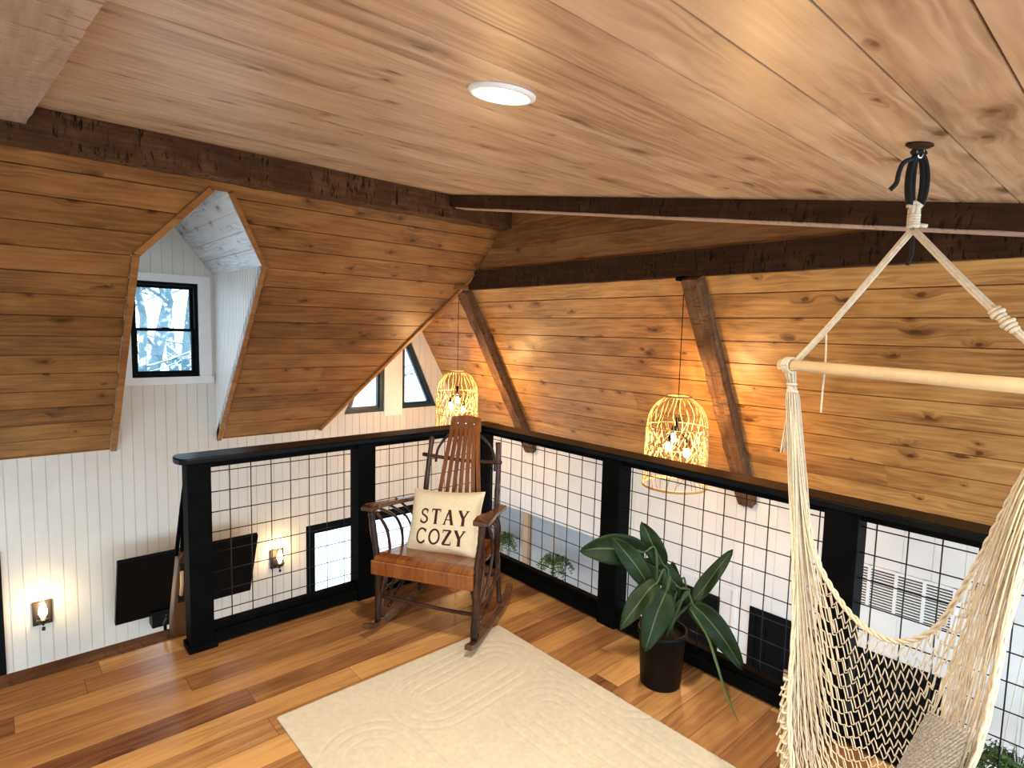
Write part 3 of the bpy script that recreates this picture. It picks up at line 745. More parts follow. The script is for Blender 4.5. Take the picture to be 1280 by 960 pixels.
mb = MB(); mb.tube([(0.03, 0.0, 0.40), (0.035, -0.04, 0.62), (0.045, -0.11, 0.92)], 0.014, 8); mb.tube([(0.0, 0.0, 0.40), (0.015, -0.05, 0.62), (0.035, -0.13, 0.925)], 0.010, 8); mb.build('rope_rail', M_black, ld)

# ------------------------------------------------------------------ rug
mb = MB(); rx0, rx1, ry0, ry1 = -1.69, -0.503, -2.75, -0.785
nx, ny = 190, 300
def segd(p, a, b):
    ax, ay = a; bx, by = b; dx, dy_ = bx - ax, by - ay
    t = max(0, min(1, ((p[0] - ax) * dx + (p[1] - ay) * dy_) / (dx * dx + dy_ * dy_))); return math.hypot(p[0] - ax - dx * t, p[1] - ay - dy_ * t)
paths = [((-1.13, -1.09), (-0.75, -1.06)), ((-0.80, -1.46), (-0.80, -2.2)), ((-0.42, -1.60), (-0.42, -1.25)), ((-1.50, -1.24), (-1.50, -2.4)), ((-0.42, -2.2), (-0.42, -3.0))]
for j in range(ny + 1):
    for i in range(nx + 1):
        x = rx0 + (rx1 - rx0) * i / nx; y = ry0 + (ry1 - ry0) * j / ny
        d = min(segd((x, y), *s_) for s_ in paths)
        h = 0.013
        if d < 0.235:
            q = (d - 0.055) / 0.048; e = abs(q - round(q)) * 0.048
            if q > -0.3: h -= 0.0022 * math.exp(-(e / 0.006) ** 2)
        h += rnd.uniform(-.0006, .0006)
        ed = min(x - rx0, rx1 - x, y - ry0, ry1 - y); h *= min(1, 0.35 + ed / 0.012)
        mb.v.append((x + rnd.uniform(-.001, .001) * (ed > 0), y, h))
for j in range(ny):
    for i in range(nx): a = j * (nx + 1) + i; mb.f.append((a, a + 1, a + nx + 2, a + nx + 1)); mb.sm.append(True)
# closed underside
b0 = len(mb.v); mb.add([(rx0, ry0, 0.001), (rx1, ry0, 0.001), (rx1, ry1, 0.001), (rx0, ry1, 0.001)], [(3, 2, 1, 0)])
rug = mb.build('area_rug', M_rug, recalc=False); tag(rug, 'cream rectangular rug with carved arch lines on the wooden loft floor', 'rug')

# ------------------------------------------------------------------ rocking chair
ch = thing('rocking_chair', 'bentwood twig rocking chair with slatted back in the railing corner', 'chair', (-0.90, -0.66, 0.014), math.radians(-60))
CH = 0.0
tr = random.Random(3)
def twig(pts, r, n=9, per=6, wob=0.10):
    P = catmull(pts, per); rr = []
    for i in range(len(P)):
        rr.append(r * (1 + tr.uniform(-wob, wob)))
    mb = MB(); mb.tube(P, rr, n); return mb
for sx in (-1, 1):
    X = 0.27 * sx
    # rocker runner: flat bent board
    runner = catmull([(X * 1.05, -0.10, 0.060), (X * 1.03, 0.0, 0.030), (X, 0.20, 0.014), (X, 0.40, 0.020), (X * .98, 0.52, 0.040), (X * .96, 0.60, 0.075)], 6)
    mb = MB(); vs = []
    for p in runner:
        for (a, b) in ((-.020, -.014), (.020, -.014), (.020, .014), (-.020, .014)): vs.append((p.x + a, p.y, p.z + b))
    fs = []
    for i in range(len(runner) - 1):
        for k in range(4): k2 = (k + 1) % 4; fs.append((i * 4 + k, i * 4 + k2, (i + 1) * 4 + k2, (i + 1) * 4 + k))
    fs += [(0, 1, 2, 3), tuple(len(vs) - 4 + k for k in range(4))]
    mb.add(vs, fs); mb.build('rocker', M_arm, ch, bevel=0.004)
    # front leg up to the arm, rear leg, bent side loops
    twig([(X, 0.0, 0.045), (X * 1.02, 0.01, 0.20), (X * 1.03, 0.005, 0.38), (X * 1.10, 0.0, 0.52), (X * 1.14, -0.005, 0.635)], 0.017).build('leg', M_twig, ch)
    twig([(X, 0.05, 0.045), (X * 1.0, 0.055, 0.22), (X * 1.05, 0.03, 0.40)], 0.012).build('leg', M_twig, ch)
    twig([(X * .93, 0.44, 0.04), (X * .9, 0.43, 0.22), (X * .86, 0.42, 0.42), (X * .82, 0.44, 0.62), (X * .80, 0.47, 0.80), (X * .76, 0.49, 0.95)], 0.015).build('leg', M_twig, ch)
    mb = twig([(X * 1.08, 0.02, 0.62), (X * 1.02, 0.10, 0.50), (X * 1.0, 0.12, 0.34), (X * 1.0, 0.06, 0.18), (X, 0.03, 0.07)], 0.009, 7)
    b2 = twig([(X * 1.10, 0.06, 0.63), (X * 1.02, 0.20, 0.54), (X * 1.0, 0.26, 0.40), (X * .98, 0.20, 0.25), (X * .98, 0.08, 0.14)], 0.008, 7); mb.add(b2.v, b2.f, True)
    b3 = twig([(X * 1.08, 0.12, 0.64), (X * 1.0, 0.30, 0.52), (X * .93, 0.38, 0.36)], 0.007, 7); mb.add(b3.v, b3.f, True)
    b4 = twig([(X * 1.08, 0.22, 0.64), (X * .98, 0.38, 0.50), (X * .90, 0.42, 0.30)], 0.007, 7); mb.add(b4.v, b4.f, True)
    mb.build('side_loop', M_twig, ch)
    # lower side brace and curved bracket
    twig([(X, 0.01, 0.20), (X * .97, 0.22, 0.19), (X * .91, 0.43, 0.21)], 0.010, 7).build('brace', M_twig, ch)
    mb = twig([(X * 1.0, 0.03, 0.17), (X * .90, 0.03, 0.28), (X * .70, 0.02, 0.345)], 0.008, 7); mb.build('bracket', M_twig, ch)
    mb = twig([(X * .98, 0.10, 0.08), (X * .98, 0.26, 0.16), (X * .92, 0.42, 0.30)], 0.010, 7); mb.build('brace', M_twig, ch)
    # arm: flat wide board with rounded front
    P = [(-.030, -.055), (.030, -.055), (.044, -.025), (.046, 0.02), (.030, .20), (.026, .45), (-.018, .45), (-.022, .20), (-.038, 0.02), (-.042, -.025)]
    P = [(sx * p[0] + X * 1.14 - sx * 0.00 - sx * 0.22 * max(0, p[1]) * 0.55, p[1]) for p in P]
    P = ccw(P); n = len(P); mb = MB()
    zt_ = lambda y: 0.675 - 0.14 * (y + .05) - 0.010 * (y < -0.02)
    mb.add([(x, y, zt_(y)) for x, y in P] + [(x, y, zt_(y) - 0.022) for x, y in P], [tuple(range(n)), tuple(range(2 * n - 1, n - 1, -1))] + [((i + 1) % n, i, i + n, (i + 1) % n + n) for i in range(n)])
    mb.build('armrest', M_arm, ch, bevel=0.006)
# stretchers and back frame
twig([(-.265, 0.04, 0.165), (-.05, 0.045, 0.155), (.10, 0.045, 0.15), (.265, 0.04, 0.155)], 0.010, 7).build('stretcher', M_twig, ch)
twig([(-.25, 0.43, 0.20), (0, 0.43, 0.19), (.25, 0.43, 0.20)], 0.011, 7).build('stretcher', M_twig, ch)
twig([(-.255, 0.47, 0.845), (0, 0.475, 0.83), (.235, 0.47, 0.84)], 0.011, 7).build('back_rail', M_twig, ch)
twig([(-.235, 0.44, 0.50), (0, 0.44, 0.49), (.235, 0.44, 0.50)], 0.012, 7).build('back_rail', M_twig, ch)
twig([(-.185, 0.50, 0.80), (-.175, 0.51, 0.88), (-.12, 0.525, 0.955), (-.03, 0.53, 0.985), (.06, 0.53, 0.98), (.14, 0.52, 0.93), (.175, 0.51, 0.86), (.185, 0.50, 0.78)], 0.008, 8).build('back_hoop', M_twig, ch)
# seat of bent slats with a deep front apron
mb = MB()
sp_ = [(-.045, .325), (-.040, .385), (-.020, .405), (.03, .408), (.12, .395), (.24, .378), (.36, .372), (.46, .392)]
nsl = 9
for k in range(nsl):
    x0 = -.275 + .55 * k / nsl + .001; x1 = -.275 + .55 * (k + 1) / nsl - .001
    f0 = lambda y: 1 - 0.16 * max(0, y) / .46
    vs = []
    for y, z in sp_:
        for xx in (x0, x1): vs.append((xx * f0(y), y, z))
    for y, z in sp_:
        for xx in (x0, x1): vs.append((xx * f0(y), y + (0.012 if z < .4 and y < 0 else 0), z - 0.012))
    m_ = len(sp_); fs = []
    for i in range(m_ - 1):
        fs += [(2 * i, 2 * i + 1, 2 * i + 3, 2 * i + 2), (2 * m_ + 2 * i + 1, 2 * m_ + 2 * i, 2 * m_ + 2 * i + 2, 2 * m_ + 2 * i + 3), (2 * i, 2 * i + 2, 2 * m_ + 2 * i + 2, 2 * m_ + 2 * i), (2 * i + 1, 2 * m_ + 2 * i + 1, 2 * m_ + 2 * i + 3, 2 * i + 3)]
    fs += [(0, 2 * m_, 2 * m_ + 1, 1), (2 * m_ - 2, 2 * m_ - 1, 4 * m_ - 1, 4 * m_ - 2)]
    mb.add(vs, fs)
mb.build('seat', M_slat, ch)
mb = MB(); mb.bbox(-.282, .282, -.052, -.036, .318, .392, .006); ap = mb.build('seat_apron', M_slat, ch)
# back slats: seven tapered, curved
ns = 7
for k in range(ns):
    mb = MB(); prof = []
    for i in range(13):
        t = i / 12; z = .375 + (1.06 - .375) * t; y = .425 + 0.10 * t ** 1.3 - 0.035 * math.sin(t * math.pi) * 0.5 + 0.0
        W = .150 + (.080 - .150) * min(1, t * 1.08) ** 1.0
        xc = -W + 2 * W * k / (ns - 1)
        hw = 0.0105 + .0018 * t
        prof.append((xc, y + 0.015 * (xc / W) ** 2 * -1, z, hw))
    vs = []
    for (xc, y, z, hw) in prof: vs += [(xc - hw, y - .004, z), (xc + hw, y - .004, z), (xc + hw, y + .004, z), (xc - hw, y + .004, z)]
    fs = []
    for i in range(12):
        for q in range(4): q2 = (q + 1) % 4; fs.append((i * 4 + q, i * 4 + q2, (i + 1) * 4 + q2, (i + 1) * 4 + q))
    fs += [(0, 1, 2, 3), (48, 49, 50, 51)]
    mb.add(vs, fs); mb.build('back_slat', M_slat, ch)
# head board joining the slats at the top
mb = MB(); vs = []
for i in range(9):
    x = -.096 + .192 * i / 8; y = .517 - .015 * (x / .1) ** 2; h = 1.085 - .012 * (x / .096) ** 2
    fz = 1.0
    s_ = 1 + 0.0 * i
    vs += [(x * 1.0, y - .010, fz), (x * .93, y + .002, h), (x * .93, y + .012, h), (x * 1.0, y + .002, fz)]
fs = []
for i in range(8):
    for q in range(4): q2 = (q + 1) % 4; fs.append((i * 4 + q, i * 4 + q2, (i + 1) * 4 + q2, (i + 1) * 4 + q))
fs += [(0, 1, 2, 3), (32, 33, 34, 35)]
mb.add(vs, fs); mb.build('head_board', M_slat, ch)
mb = MB()
for x in (-.05, 0, .05):
    mb = MB(); mb.lathe([(0.0, .006), (.005, .004), (.007, 0)], (0, 0, 0), 10, M=Matrix.Translation((x, .502, 1.04)) @ Matrix.Rotation(math.pi / 2, 4, 'X')); mb.build('rivet', M_steel, ch)

# ------------------------------------------------------------------ pillow with stitched words
pil = thing('throw_pillow', 'square cream pillow reading STAY COZY leaning on the rocking chair', 'pillow')
PM = Matrix.Translation((-0.90, -0.66, 0.014)) @ Matrix.Rotation(math.radians(-60), 4, 'Z') @ Matrix.Translation((-0.018, 0.27, 0.522)) @ Matrix.Rotation(math.radians(-3), 4, 'Y') @ Matrix.Rotation(math.radians(-24), 4, 'X')
# pillow local: x right, z up, -y to the viewer
PW, PH = 0.215, 0.180
def pil_pt(u, v, side):
    # u,v in -1..1
    pinch = 1 - 0.07 * (1 - abs(v) ** 2) if True else 1
    x = u * PW * (1 - 0.07 * (1 - u * u) * 0 - 0.075 * (1 - v * v) * abs(u) ** 3 * 1.0)
    z = v * PH * (1 - 0.085 * (1 - u * u) * abs(v) ** 3)
    t = (max(0, (1 - u ** 4)) * max(0, (1 - v ** 4))) ** 0.55
    th = 0.062 * t
    wr = 0.005 * math.sin(7 * u + 3 * v) * t * (0.4 + 0.6 * (1 - v) / 2) + 0.007 * math.exp(-((v + .72 + 0.18 * u) / .09) ** 2) * t
    return V((x, side * (th + wr), z))
mb = MB(); N = 44
for side in (-1, 1):
    b0 = len(mb.v)
    for j in range(N + 1):
        for i in range(N + 1): mb.v.append(tuple(pil_pt(-1 + 2 * i / N, -1 + 2 * j / N, side)))
    for j in range(N):
        for i in range(N):
            a = b0 + j * (N + 1) + i; q = (a, a + 1, a + N + 2, a + N + 1); mb.f.append(q if side < 0 else q[::-1]); mb.sm.append(True)
pc = mb.build('pillow_cover', M_pillow, pil, PM, recalc=False)
mb = MB(); loop = [pil_pt(-1 + 2 * i / 30, -1, 0) for i in range(31)] + [pil_pt(1, -1 + 2 * i / 30, 0) for i in range(1, 31)] + [pil_pt(1 - 2 * i / 30, 1, 0) for i in range(1, 31)] + [pil_pt(-1, 1 - 2 * i / 30, 0) for i in range(1, 31)]
mb.tube(loop, 0.0028, 6); mb.build('seam_piping', M_pillow, pil, PM)
# letters: strokes in a 1-high box (x,z), thick and thin like a slab serif
def arc(cx, cz, rx, rz, a0, a1, n=18): return [(cx + rx * math.cos(math.radians(a0 + (a1 - a0) * i / n)), cz + rz * math.sin(math.radians(a0 + (a1 - a0) * i / n))) for i in range(n + 1)]
TH = .19; TN = .095
LET = {
 'S': (.62, [(arc(.31, .74, .20, .20, 25, 270, 20) + arc(.31, .27, .22, .22, 90, -155, 20)[1:], .12), ([(.50, .68), (.52, .92)], .05), ([(.08, .30), (.07, .06)], .05)]),
 'T': (.72, [([(.36, .02), (.36, .95)], TH), ([(.02, .95), (.70, .95)], TN), ([(.04, .98), (.04, .78)], .05), ([(.68, .98), (.68, .78)], .05), ([(.22, .03), (.50, .03)], .05)]),
 'A': (.84, [([(.14, .03), (.42, .98)], TN), ([(.42, .98), (.70, .03)], TH), ([(.25, .33), (.60, .33)], .06), ([(.02, .03), (.27, .03)], .05), ([(.57, .03), (.84, .03)], .05)]),
 'Y': (.80, [([(.13, .97), (.41, .45)], TH), ([(.41, .45), (.68, .97)], TN), ([(.41, .02), (.41, .48)], TH), ([(.02, .97), (.27, .97)], .05), ([(.56, .97), (.80, .97)], .05), ([(.27, .03), (.55, .03)], .05)]),
 'C': (.76, [(arc(.42, .50, .33, .46, 42, 318, 30), .12), ([(.67, .72), (.69, .96)], .05), ([(.67, .26), (.69, .08)], .05)]),
 'O': (.84, [(arc(.42, .50, .34, .45, 0, 360, 36), .13)]),
 'Z': (.70, [([(.62, .94), (.08, .06)], TH), ([(.06, .94), (.66, .94)], TN), ([(.05, .06), (.66, .06)], TN), ([(.07, .97), (.05, .76)], .05), ([(.66, .03), (.68, .25)], .05)]),
}
def lift(x, z):
    # put a point of the word on the front of the pillow
    u = max(-.98, min(.98, x / PW)); v = max(-.98, min(.98, z / PH))
    p = pil_pt(u, v, -1); return V((x, p.y - 0.0014, z))
mb = MB()
def write(word, x0, z0, h, sx=0.92, gap=.16):
    x = x0
    for c in word:
        w_, strokes = LET[c]
        for pts, wd in strokes:
            # resample
            R_ = []
            for i in range(len(pts) - 1):
                n_ = max(1, int(math.hypot(pts[i + 1][0] - pts[i][0], pts[i + 1][1] - pts[i][1]) / .07))
                for k in range(n_): R_.append((pts[i][0] + (pts[i + 1][0] - pts[i][0]) * k / n_, pts[i][1] + (pts[i + 1][1] - pts[i][1]) * k / n_))
            R_.append(pts[-1])
            L_, Rr = [], []
            for i, p in enumerate(R_):
                a = R_[max(i - 1, 0)]; b = R_[min(i + 1, len(R_) - 1)]; d = V((b[0] - a[0], b[1] - a[1])).normalized(); nn = V((-d.y, d.x)) * wd / 2
                q = V(p)
                L_.append(lift(x + (q.x + nn.x) * h * sx, z0 + (q.y + nn.y) * h)); Rr.append(lift(x + (q.x - nn.x) * h * sx, z0 + (q.y - nn.y) * h))
            b0 = len(mb.v)
            for a, b in zip(L_, Rr): mb.v += [tuple(a), tuple(b), tuple(a + V((0, .003, 0))), tuple(b + V((0, .003, 0)))]
            for i in range(len(R_) - 1):
                q = b0 + 4 * i
                for f in ((q, q + 1, q + 5, q + 4), (q, q + 4, q + 6, q + 2), (q + 1, q + 3, q + 7, q + 5)): mb.f.append(f); mb.sm.append(False)
        x += (w_ + gap) * h * sx
write('STAY', -0.122, -0.016, 0.082, 0.98, .18)
write('COZY', -0.130, -0.122, 0.082, 0.98, .14)
mb.build('lettering', M_letter, pil, PM)

# ------------------------------------------------------------------ plant
plant = thing('potted_plant', 'broad-leaved green plant in a black pot beside the right railing', 'plant', (-0.256, -1.639, 0))
PO = V((-0.256, -1.639, 0)); 
mb = MB(); mb.lathe([(0.0, 0.002), (.088, 0.002), (.091, .01), (.104, .235), (.110, .237), (.111, .258), (.104, .26), (.098, .225), (0.0, .222)], n=36); mb.build('pot', M_pot, plant)
mb = MB(); mb.lathe([(0, .232), (.05, .236), (.097, .228), (.097, .2225)], n=24); mb.build('soil', M_soil, plant)
def leafobj(base, tip, w, parent, mat, droop=0.03, fold=0.25, seed=0, stalk=True):
    r = random.Random(seed); base = V(base) - PO; tip = V(tip) - PO
    L = (tip - base).length; mid = base.lerp(tip, .5) + V((0, 0, droop))
    n = 16; P = []
    for i in range(n + 1):
        t = i / n; P.append(base * (1 - t) ** 2 + mid * 2 * t * (1 - t) + tip * t * t)
    camv = V(CAM_LOC) - (base + PO)
    side0 = (tip - base).cross(camv).normalized()
    # turn the blade a little away from facing the viewer
    ax = (tip - base).normalized(); side0 = Matrix.Rotation(r.uniform(-.5, .5), 3, ax) @ side0
    me_v = []; uv = []; m_ = 8
    for i in range(n + 1):
        t = i / n; T = (P[min(i + 1, n)] - P[max(i - 1, 0)]).normalized()
        S = (side0 - T * side0.dot(T)).normalized(); Nn = S.cross(T)
        wd = w / 2 * (math.sin(math.pi * min(1, (t * .93 + .05)) ** .80) ** .75) * (1 if t < .999 else 0.02)
        for k in range(m_ + 1):
            s_ = -1 + 2 * k / m_
            me_v.append(P[i] + S * s_ * wd + Nn * (fold * wd * abs(s_) + 0.006 * math.sin(9 * t + 2 * s_ + seed))); uv.append((k / m_, t))
    fs = []
    for i in range(n):
        for k in range(m_): a = i * (m_ + 1) + k; fs.append((a, a + 1, a + m_ + 2, a + m_ + 1))
    me = bpy.data.meshes.new('leaf'); me.from_pydata([tuple(v) for v in me_v], [], fs); ul = me.uv_layers.new(name='UVMap')
    for l in me.loops: ul.data[l.index].uv = uv[l.vertex_index]
    me.materials.append(mat); me.polygons.foreach_set('use_smooth', [True] * len(fs)); me.update()
    o = bpy.data.objects.new('leaf', me); C.objects.link(o); o.parent = parent
    so_ = o.modifiers.new('thick', 'SOLIDIFY'); so_.thickness = 0.0012
    if stalk:
        d = (tip - base).normalized(); r0 = V((r.uniform(-.03, .03), r.uniform(-.03, .03), .225))
        up = V((base.x * .5, base.y * .5, max(base.z * .75, .30)))
        mb = MB(); mb.tube(catmull([r0, r0.lerp(up, .6) + V((0, 0, .03)), base - d * .05 + V((0, 0, .012)), base, base.lerp(tip, .15)], 5), [.007] * 10 + [.005] * 8 + [.003] * 3, 7); mb.build('stalk', M_stalk, o)
    return o
for i, (b, t, w) in enumerate(LEAVES): leafobj(b, t, w * 1.12, plant, M_leaf, droop=[.0, .03, .03, .035, .03, .0, .05, 0, .03, .03][i], seed=i + 3)
tl = catmull([V(p) - PO for p in THIN_LEAF], 6); mb = MB()
mb.tube(tl, [.004 + .008 * math.sin(math.pi * i / (len(tl) - 1)) for i in range(len(tl))], 8, flat=.25); tlo = mb.build('young_leaf', M_thin, plant); tlo['label'] = 'long thin paler drooping leaf'

# ------------------------------------------------------------------ recessed ceiling light
def downlight(P, label, group=None):
    t = thing('recessed_light', label, 'ceiling light', P, 0)
    Mt = frame((0, 0, 0), (-1, 0, 0), (0, 1, KS))
    mb = MB(); mb.lathe([(.098, 0.0), (.098, .006), (.090, .010), (.078, .010), (.076, .002)], n=40, M=Mt); mb.build('trim_ring', M_whiteb, t)
    mb = MB(); mb.lathe([(.077, .004), (.05, .0055), (0.0, .006)], n=40, M=Mt); mb.build('lens', M_downl, t)
    l = bpy.data.lights.new('downlight_lamp', 'AREA'); l.shape = 'DISK'; l.size = .15; l.energy = DL_E; l.color = (1.0, .84, .62); l.spread = math.radians(150)
    lo = bpy.data.objects.new('downlight_lamp', l); C.objects.link(lo); lo.parent = t; lo.location = (0, 0, -.02)
    return t
downlight(LIGHT, 'glowing round recessed light in the loft ceiling')
for x, y, lb in ((-3.3, -1.76, 'added unseen fill light, built as a recessed light left of the picture edge'), (-1.39, -3.5, 'added unseen fill light, built as a recessed light behind the hammock'), (-3.3, -3.5, 'added unseen fill light, built as a recessed light at the back left')):  # unseen fill lamps, added to brighten the loft
    downlight((x, y, ZC + KS * y), lb)

# ------------------------------------------------------------------ pendants
def pendant(x, y, label):
    t = thing('pendant_lamp', label, 'pendant lamp', (x, y, 0.5), 0, 'woven pendant lamps over the great room')
    mb = MB(); mb.lathe([(0, 1.502), (.058, 1.502), (.062, 1.495), (.060, 1.478), (.012, 1.470), (0, 1.470)], n=20); mb.build('canopy', M_black, t)
    mb = MB(); mb.tube([(0, 0, 1.48), (0, 0, .50)], .0028, 6); mb.build('cord', M_black, t)
    # outline of the cage: radius by height
    H = .655
    def rad(z):
        t_ = z / H
        if t_ > .66: q = (t_ - .66) / .34; return .216 * math.sqrt(max(0, 1 - (q * .93) ** 2)) * 1.0 if q < .99 else .085
        return .225 - .009 * t_
    r = random.Random(5); mb = MB(); NV = 30
    for k in range(NV):
        a = 2 * math.pi * k / NV + r.uniform(-.03, .03); pts = []
        for i in range(19):
            z = H * i / 18; a2 = a + .06 * math.sin(i * .8 + k)
            pts.append((rad(z) * math.cos(a2), rad(z) * math.sin(a2), z))
        mb.tube(pts, .0034, 5)
    mb.build('cane_ribs', M_rattan, t)
    mb = MB()
    for z, rr in ((0, .0055), (.01, .004), (.205, .004), (.435, .004), (H, .006), (H - .006, .006)):
        R_ = rad(z) + .002; mb.tube([(R_ * math.cos(q * math.pi / 20), R_ * math.sin(q * math.pi / 20), z) for q in range(41)], rr, 6, caps=False)
    mb.build('hoops', M_rattan, t)
    mb = MB()   # slanting weave
    for k in range(64):
        a = 2 * math.pi * k / 64 + r.uniform(-.1, .1); z0 = r.uniform(.05, .24); dz = r.uniform(.15, .30); da = r.choice((-1, 1)) * r.uniform(.3, .8)
        pts = []
        for i in range(9):
            z = z0 + dz * i / 8; pts.append(((rad(z) - .004) * math.cos(a + da * i / 8), (rad(z) - .004) * math.sin(a + da * i / 8), z))
        mb.tube(pts, .0032, 5)
    mb.build('cane_weave', M_rattan, t)
    mb = MB()
    mb.tube([(0, 0, .50), (0, 0, .40)], .012, 8)
    bulbs = []
    for k in range(3):
        a = 2 * math.pi * k / 3 + .9; p0 = V((0, 0, .42)); p1 = V((.078 * math.cos(a), .078 * math.sin(a), .425 - .045 * k)); mb.tube([p0, p1, p1 + V((0, 0, -.03))], .006, 6); mb.lathe([(0, 0), (.015, 0), (.015, -.05), (0, -.05)], tuple(p1), 12); bulbs.append(p1 + V((0, 0, -.05)))
    mb.build('lamp_holder', M_black, t)
    for p in bulbs:
        mb = MB(); mb.lathe([(.008, 0), (.018, -.02), (.024, -.045), (.018, -.065), (0, -.074)], tuple(p), 14); mb.build('bulb', M_bulb, t)
    l = bpy.data.lights.new('pendant_light', 'POINT'); l.energy = PEND_E; l.color = (1.0, .60, .25); l.shadow_soft_size = .03
    lo = bpy.data.objects.new('pendant_light', l); C.objects.link(lo); lo.parent = t; lo.location = (0, 0, .30)
    return t
pendant(1.19, -0.752, 'woven cane pendant lamp hanging over the right railing, the nearer one')
pendant(1.205, 1.94, 'woven cane pendant lamp behind the rocking chair, the farther one')

# ------------------------------------------------------------------ wall sconces
def sconce(x, z, label):
    t = thing('wall_sconce', label, 'wall lamp', (x, YW, z), 0, 'wall sconces on the far white wall')
    mb = MB(); mb.bbox(-.065, .065, -.026, -.001, -.10, .10, .004); mb.build('back_plate', M_bronze, t)
    mb = MB(); mb.tube([(0, -.02, -.07), (0, -.07, -.085), (0, -.11, -.07), (0, -.11, -.04)], .008, 8); mb.lathe([(0, -.05), (.03, -.05), (.045, -.03), (.045, -.02), (0, -.02)], (0, -.11, 0), 16)
    mb.lathe([(0, -.12), (.012, -.115), (.012, -.09), (0, -.085)], (0, -.11, 0), 10); mb.build('bracket_arm', M_bronze, t)
    mb = MB(); mb.lathe([(.042, -.02), (.052, .03), (.05, .07), (.036, .11), (.034, .15)], (0, -.11, 0), 20); mb.build('glass_shade', M_glass, t)
    mb = MB(); mb.lathe([(0, -.02), (.012, -.01), (.03, .03), (.028, .06), (.012, .085), (0, .09)], (0, -.11, 0), 14); mb.build('bulb', M_bulb, t)
    l = bpy.data.lights.new('sconce_light', 'POINT'); l.energy = SC_E; l.color = (1.0, .66, .28); l.shadow_soft_size = .03
    lo = bpy.data.objects.new('sconce_light', l); C.objects.link(lo); lo.parent = t; lo.location = (0, -.11, .13)
sconce(-2.262, -.85, 'lit wall sconce low on the white wall at the far left')
sconce(-0.325, -.86, 'lit wall sconce seen through the left railing grid, left of the lower window')

# ------------------------------------------------------------------ television
tvM = Matrix.Translation((-1.195, 2.83, -0.765)) @ Matrix.Rotation(math.radians(22), 4, 'X')
tv = thing('television', 'large black tilted television on the far white wall', 'television', (0, 0, 0)); tv.matrix_world = tvM
mb = MB(); mb.bbox(-.575, .575, -.02, .03, -.35, .35, .006); mb.build('tv_body', M_screen, tv)
mb = MB(); mb.box(-.565, .565, -.022, -.020, -.335, .34); mb.build('screen', M_screen, tv)
mb = MB(); mb.box(-.15, .15, .03, .07, -.12, .12); mb.tube([(0, .07, 0), (0, .20, .06)], .03, 8); mb.build('wall_mount', M_black, tv)
mb = MB(); mb.bbox(-1.495, -1.22, 2.90, YW - .002, -1.20, -1.05, .006); tag(mb.build('media_box', M_screen), 'small black box on the white wall just under the television', 'media box')

# ------------------------------------------------------------------ wall grille
gr = thing('air_grille', 'white louvred air grille high on the right wall behind the hammock', 'grille', (XR, -1.93, -.195))
mb = MB(); hw, hh = .345, .165
mb.box(-.012, 0, -hw, hw, -hh, -hh + .018); mb.box(-.012, 0, -hw, hw, hh - .018, hh); 
for k in range(5): y = -hw + (2 * hw - .02) * k / 4; mb.box(-.014, 0, y, y + .02, -hh, hh)
mb.build('grille_frame', M_grille, gr)
mb = MB(); mb.box(-.002, -.0005, -hw, hw, -hh, hh); mb.build('duct_back', M_slot, gr)
mb = MB()
for k in range(15):
    z = -hh + .022 + k * .0205; mb.box(-.010, -.001, -hw + .01, hw - .01, z, z + .009)
mb.build('louvres', M_grille, gr)

# ------------------------------------------------------------------ hanging plants
def fernplant(x, y, z, label, seed, rad=.17, hang=.5, n=46, sc=1.0):
    t = thing('hanging_plant', label, 'plant', (x, y, z)); r = random.Random(seed)
    mb = MB(); mb.lathe([(0, -.11), (.055, -.11), (.085, -.02), (.09, 0), (.08, -.005), (0, -.02)], n=20); mb.build('hanging_pot', M_whiteb, t)
    mb = MB()
    for k in range(4):
        a = math.pi / 2 * k + .4; mb.tube([(.09 * math.cos(a), .09 * math.sin(a), 0), (.02 * math.cos(a), .02 * math.sin(a), hang * .7), (0, 0, hang)], .003, 5)
        mb.tube([(.09 * math.cos(a), .09 * math.sin(a), 0), (.06 * math.cos(a), .06 * math.sin(a), -.11), (0, 0, -.16)], .003, 5)
    mb.build('macrame_hanger', M_cotton, t)
    mb = MB()
    for k in range(n):
        a = r.uniform(0, 2 * math.pi); L = r.uniform(.10, .24) * sc; d = V((math.cos(a), math.sin(a), 0))
        pts = [d * .02 + V((0, 0, 0)), d * L * .5 + V((0, 0, r.uniform(.03, .09) * sc)), d * L + V((0, 0, r.uniform(-.16, .02) * sc))]
        P = catmull(pts, 5); mb.tube(P, .002, 4)
        for i in range(2, len(P)):
            for s_ in (-1, 1):
                sd = V((-d.y, d.x, 0)) * s_; l = r.uniform(.018, .038); q = P[i]
                mb.add([q, q + sd * l + d * .010 + V((0, 0, .004)), q + sd * l * .5 + d * .02 - V((0, 0, .008)), q + d * .008], [(0, 1, 2, 3)])
    mb.build('foliage', M_fern, t)
    return t
fernplant(2.42, 1.60, -1.14, 'small hanging fern in a macrame hanger seen through the right railing', 1, hang=.575)
fernplant(2.44, 2.58, -1.14, 'small hanging fern seen just right of the rocking chair arm', 2, hang=.575)
fernplant(1.75, -2.70, -.84, 'leafy green plant in the bottom right corner behind the railing', 3, n=80, hang=1.2, sc=1.3)
# ceiling for the plant hooks at the right edge: bracket on the wall
mb = MB(); mb.tube([(XR, -2.70, .33), (1.9, -2.70, .37), (1.75, -2.70, .36)], .008, 6); tag(mb.build('plant_hook', M_black), 'black wall hook holding the plant in the bottom right corner', 'hook')

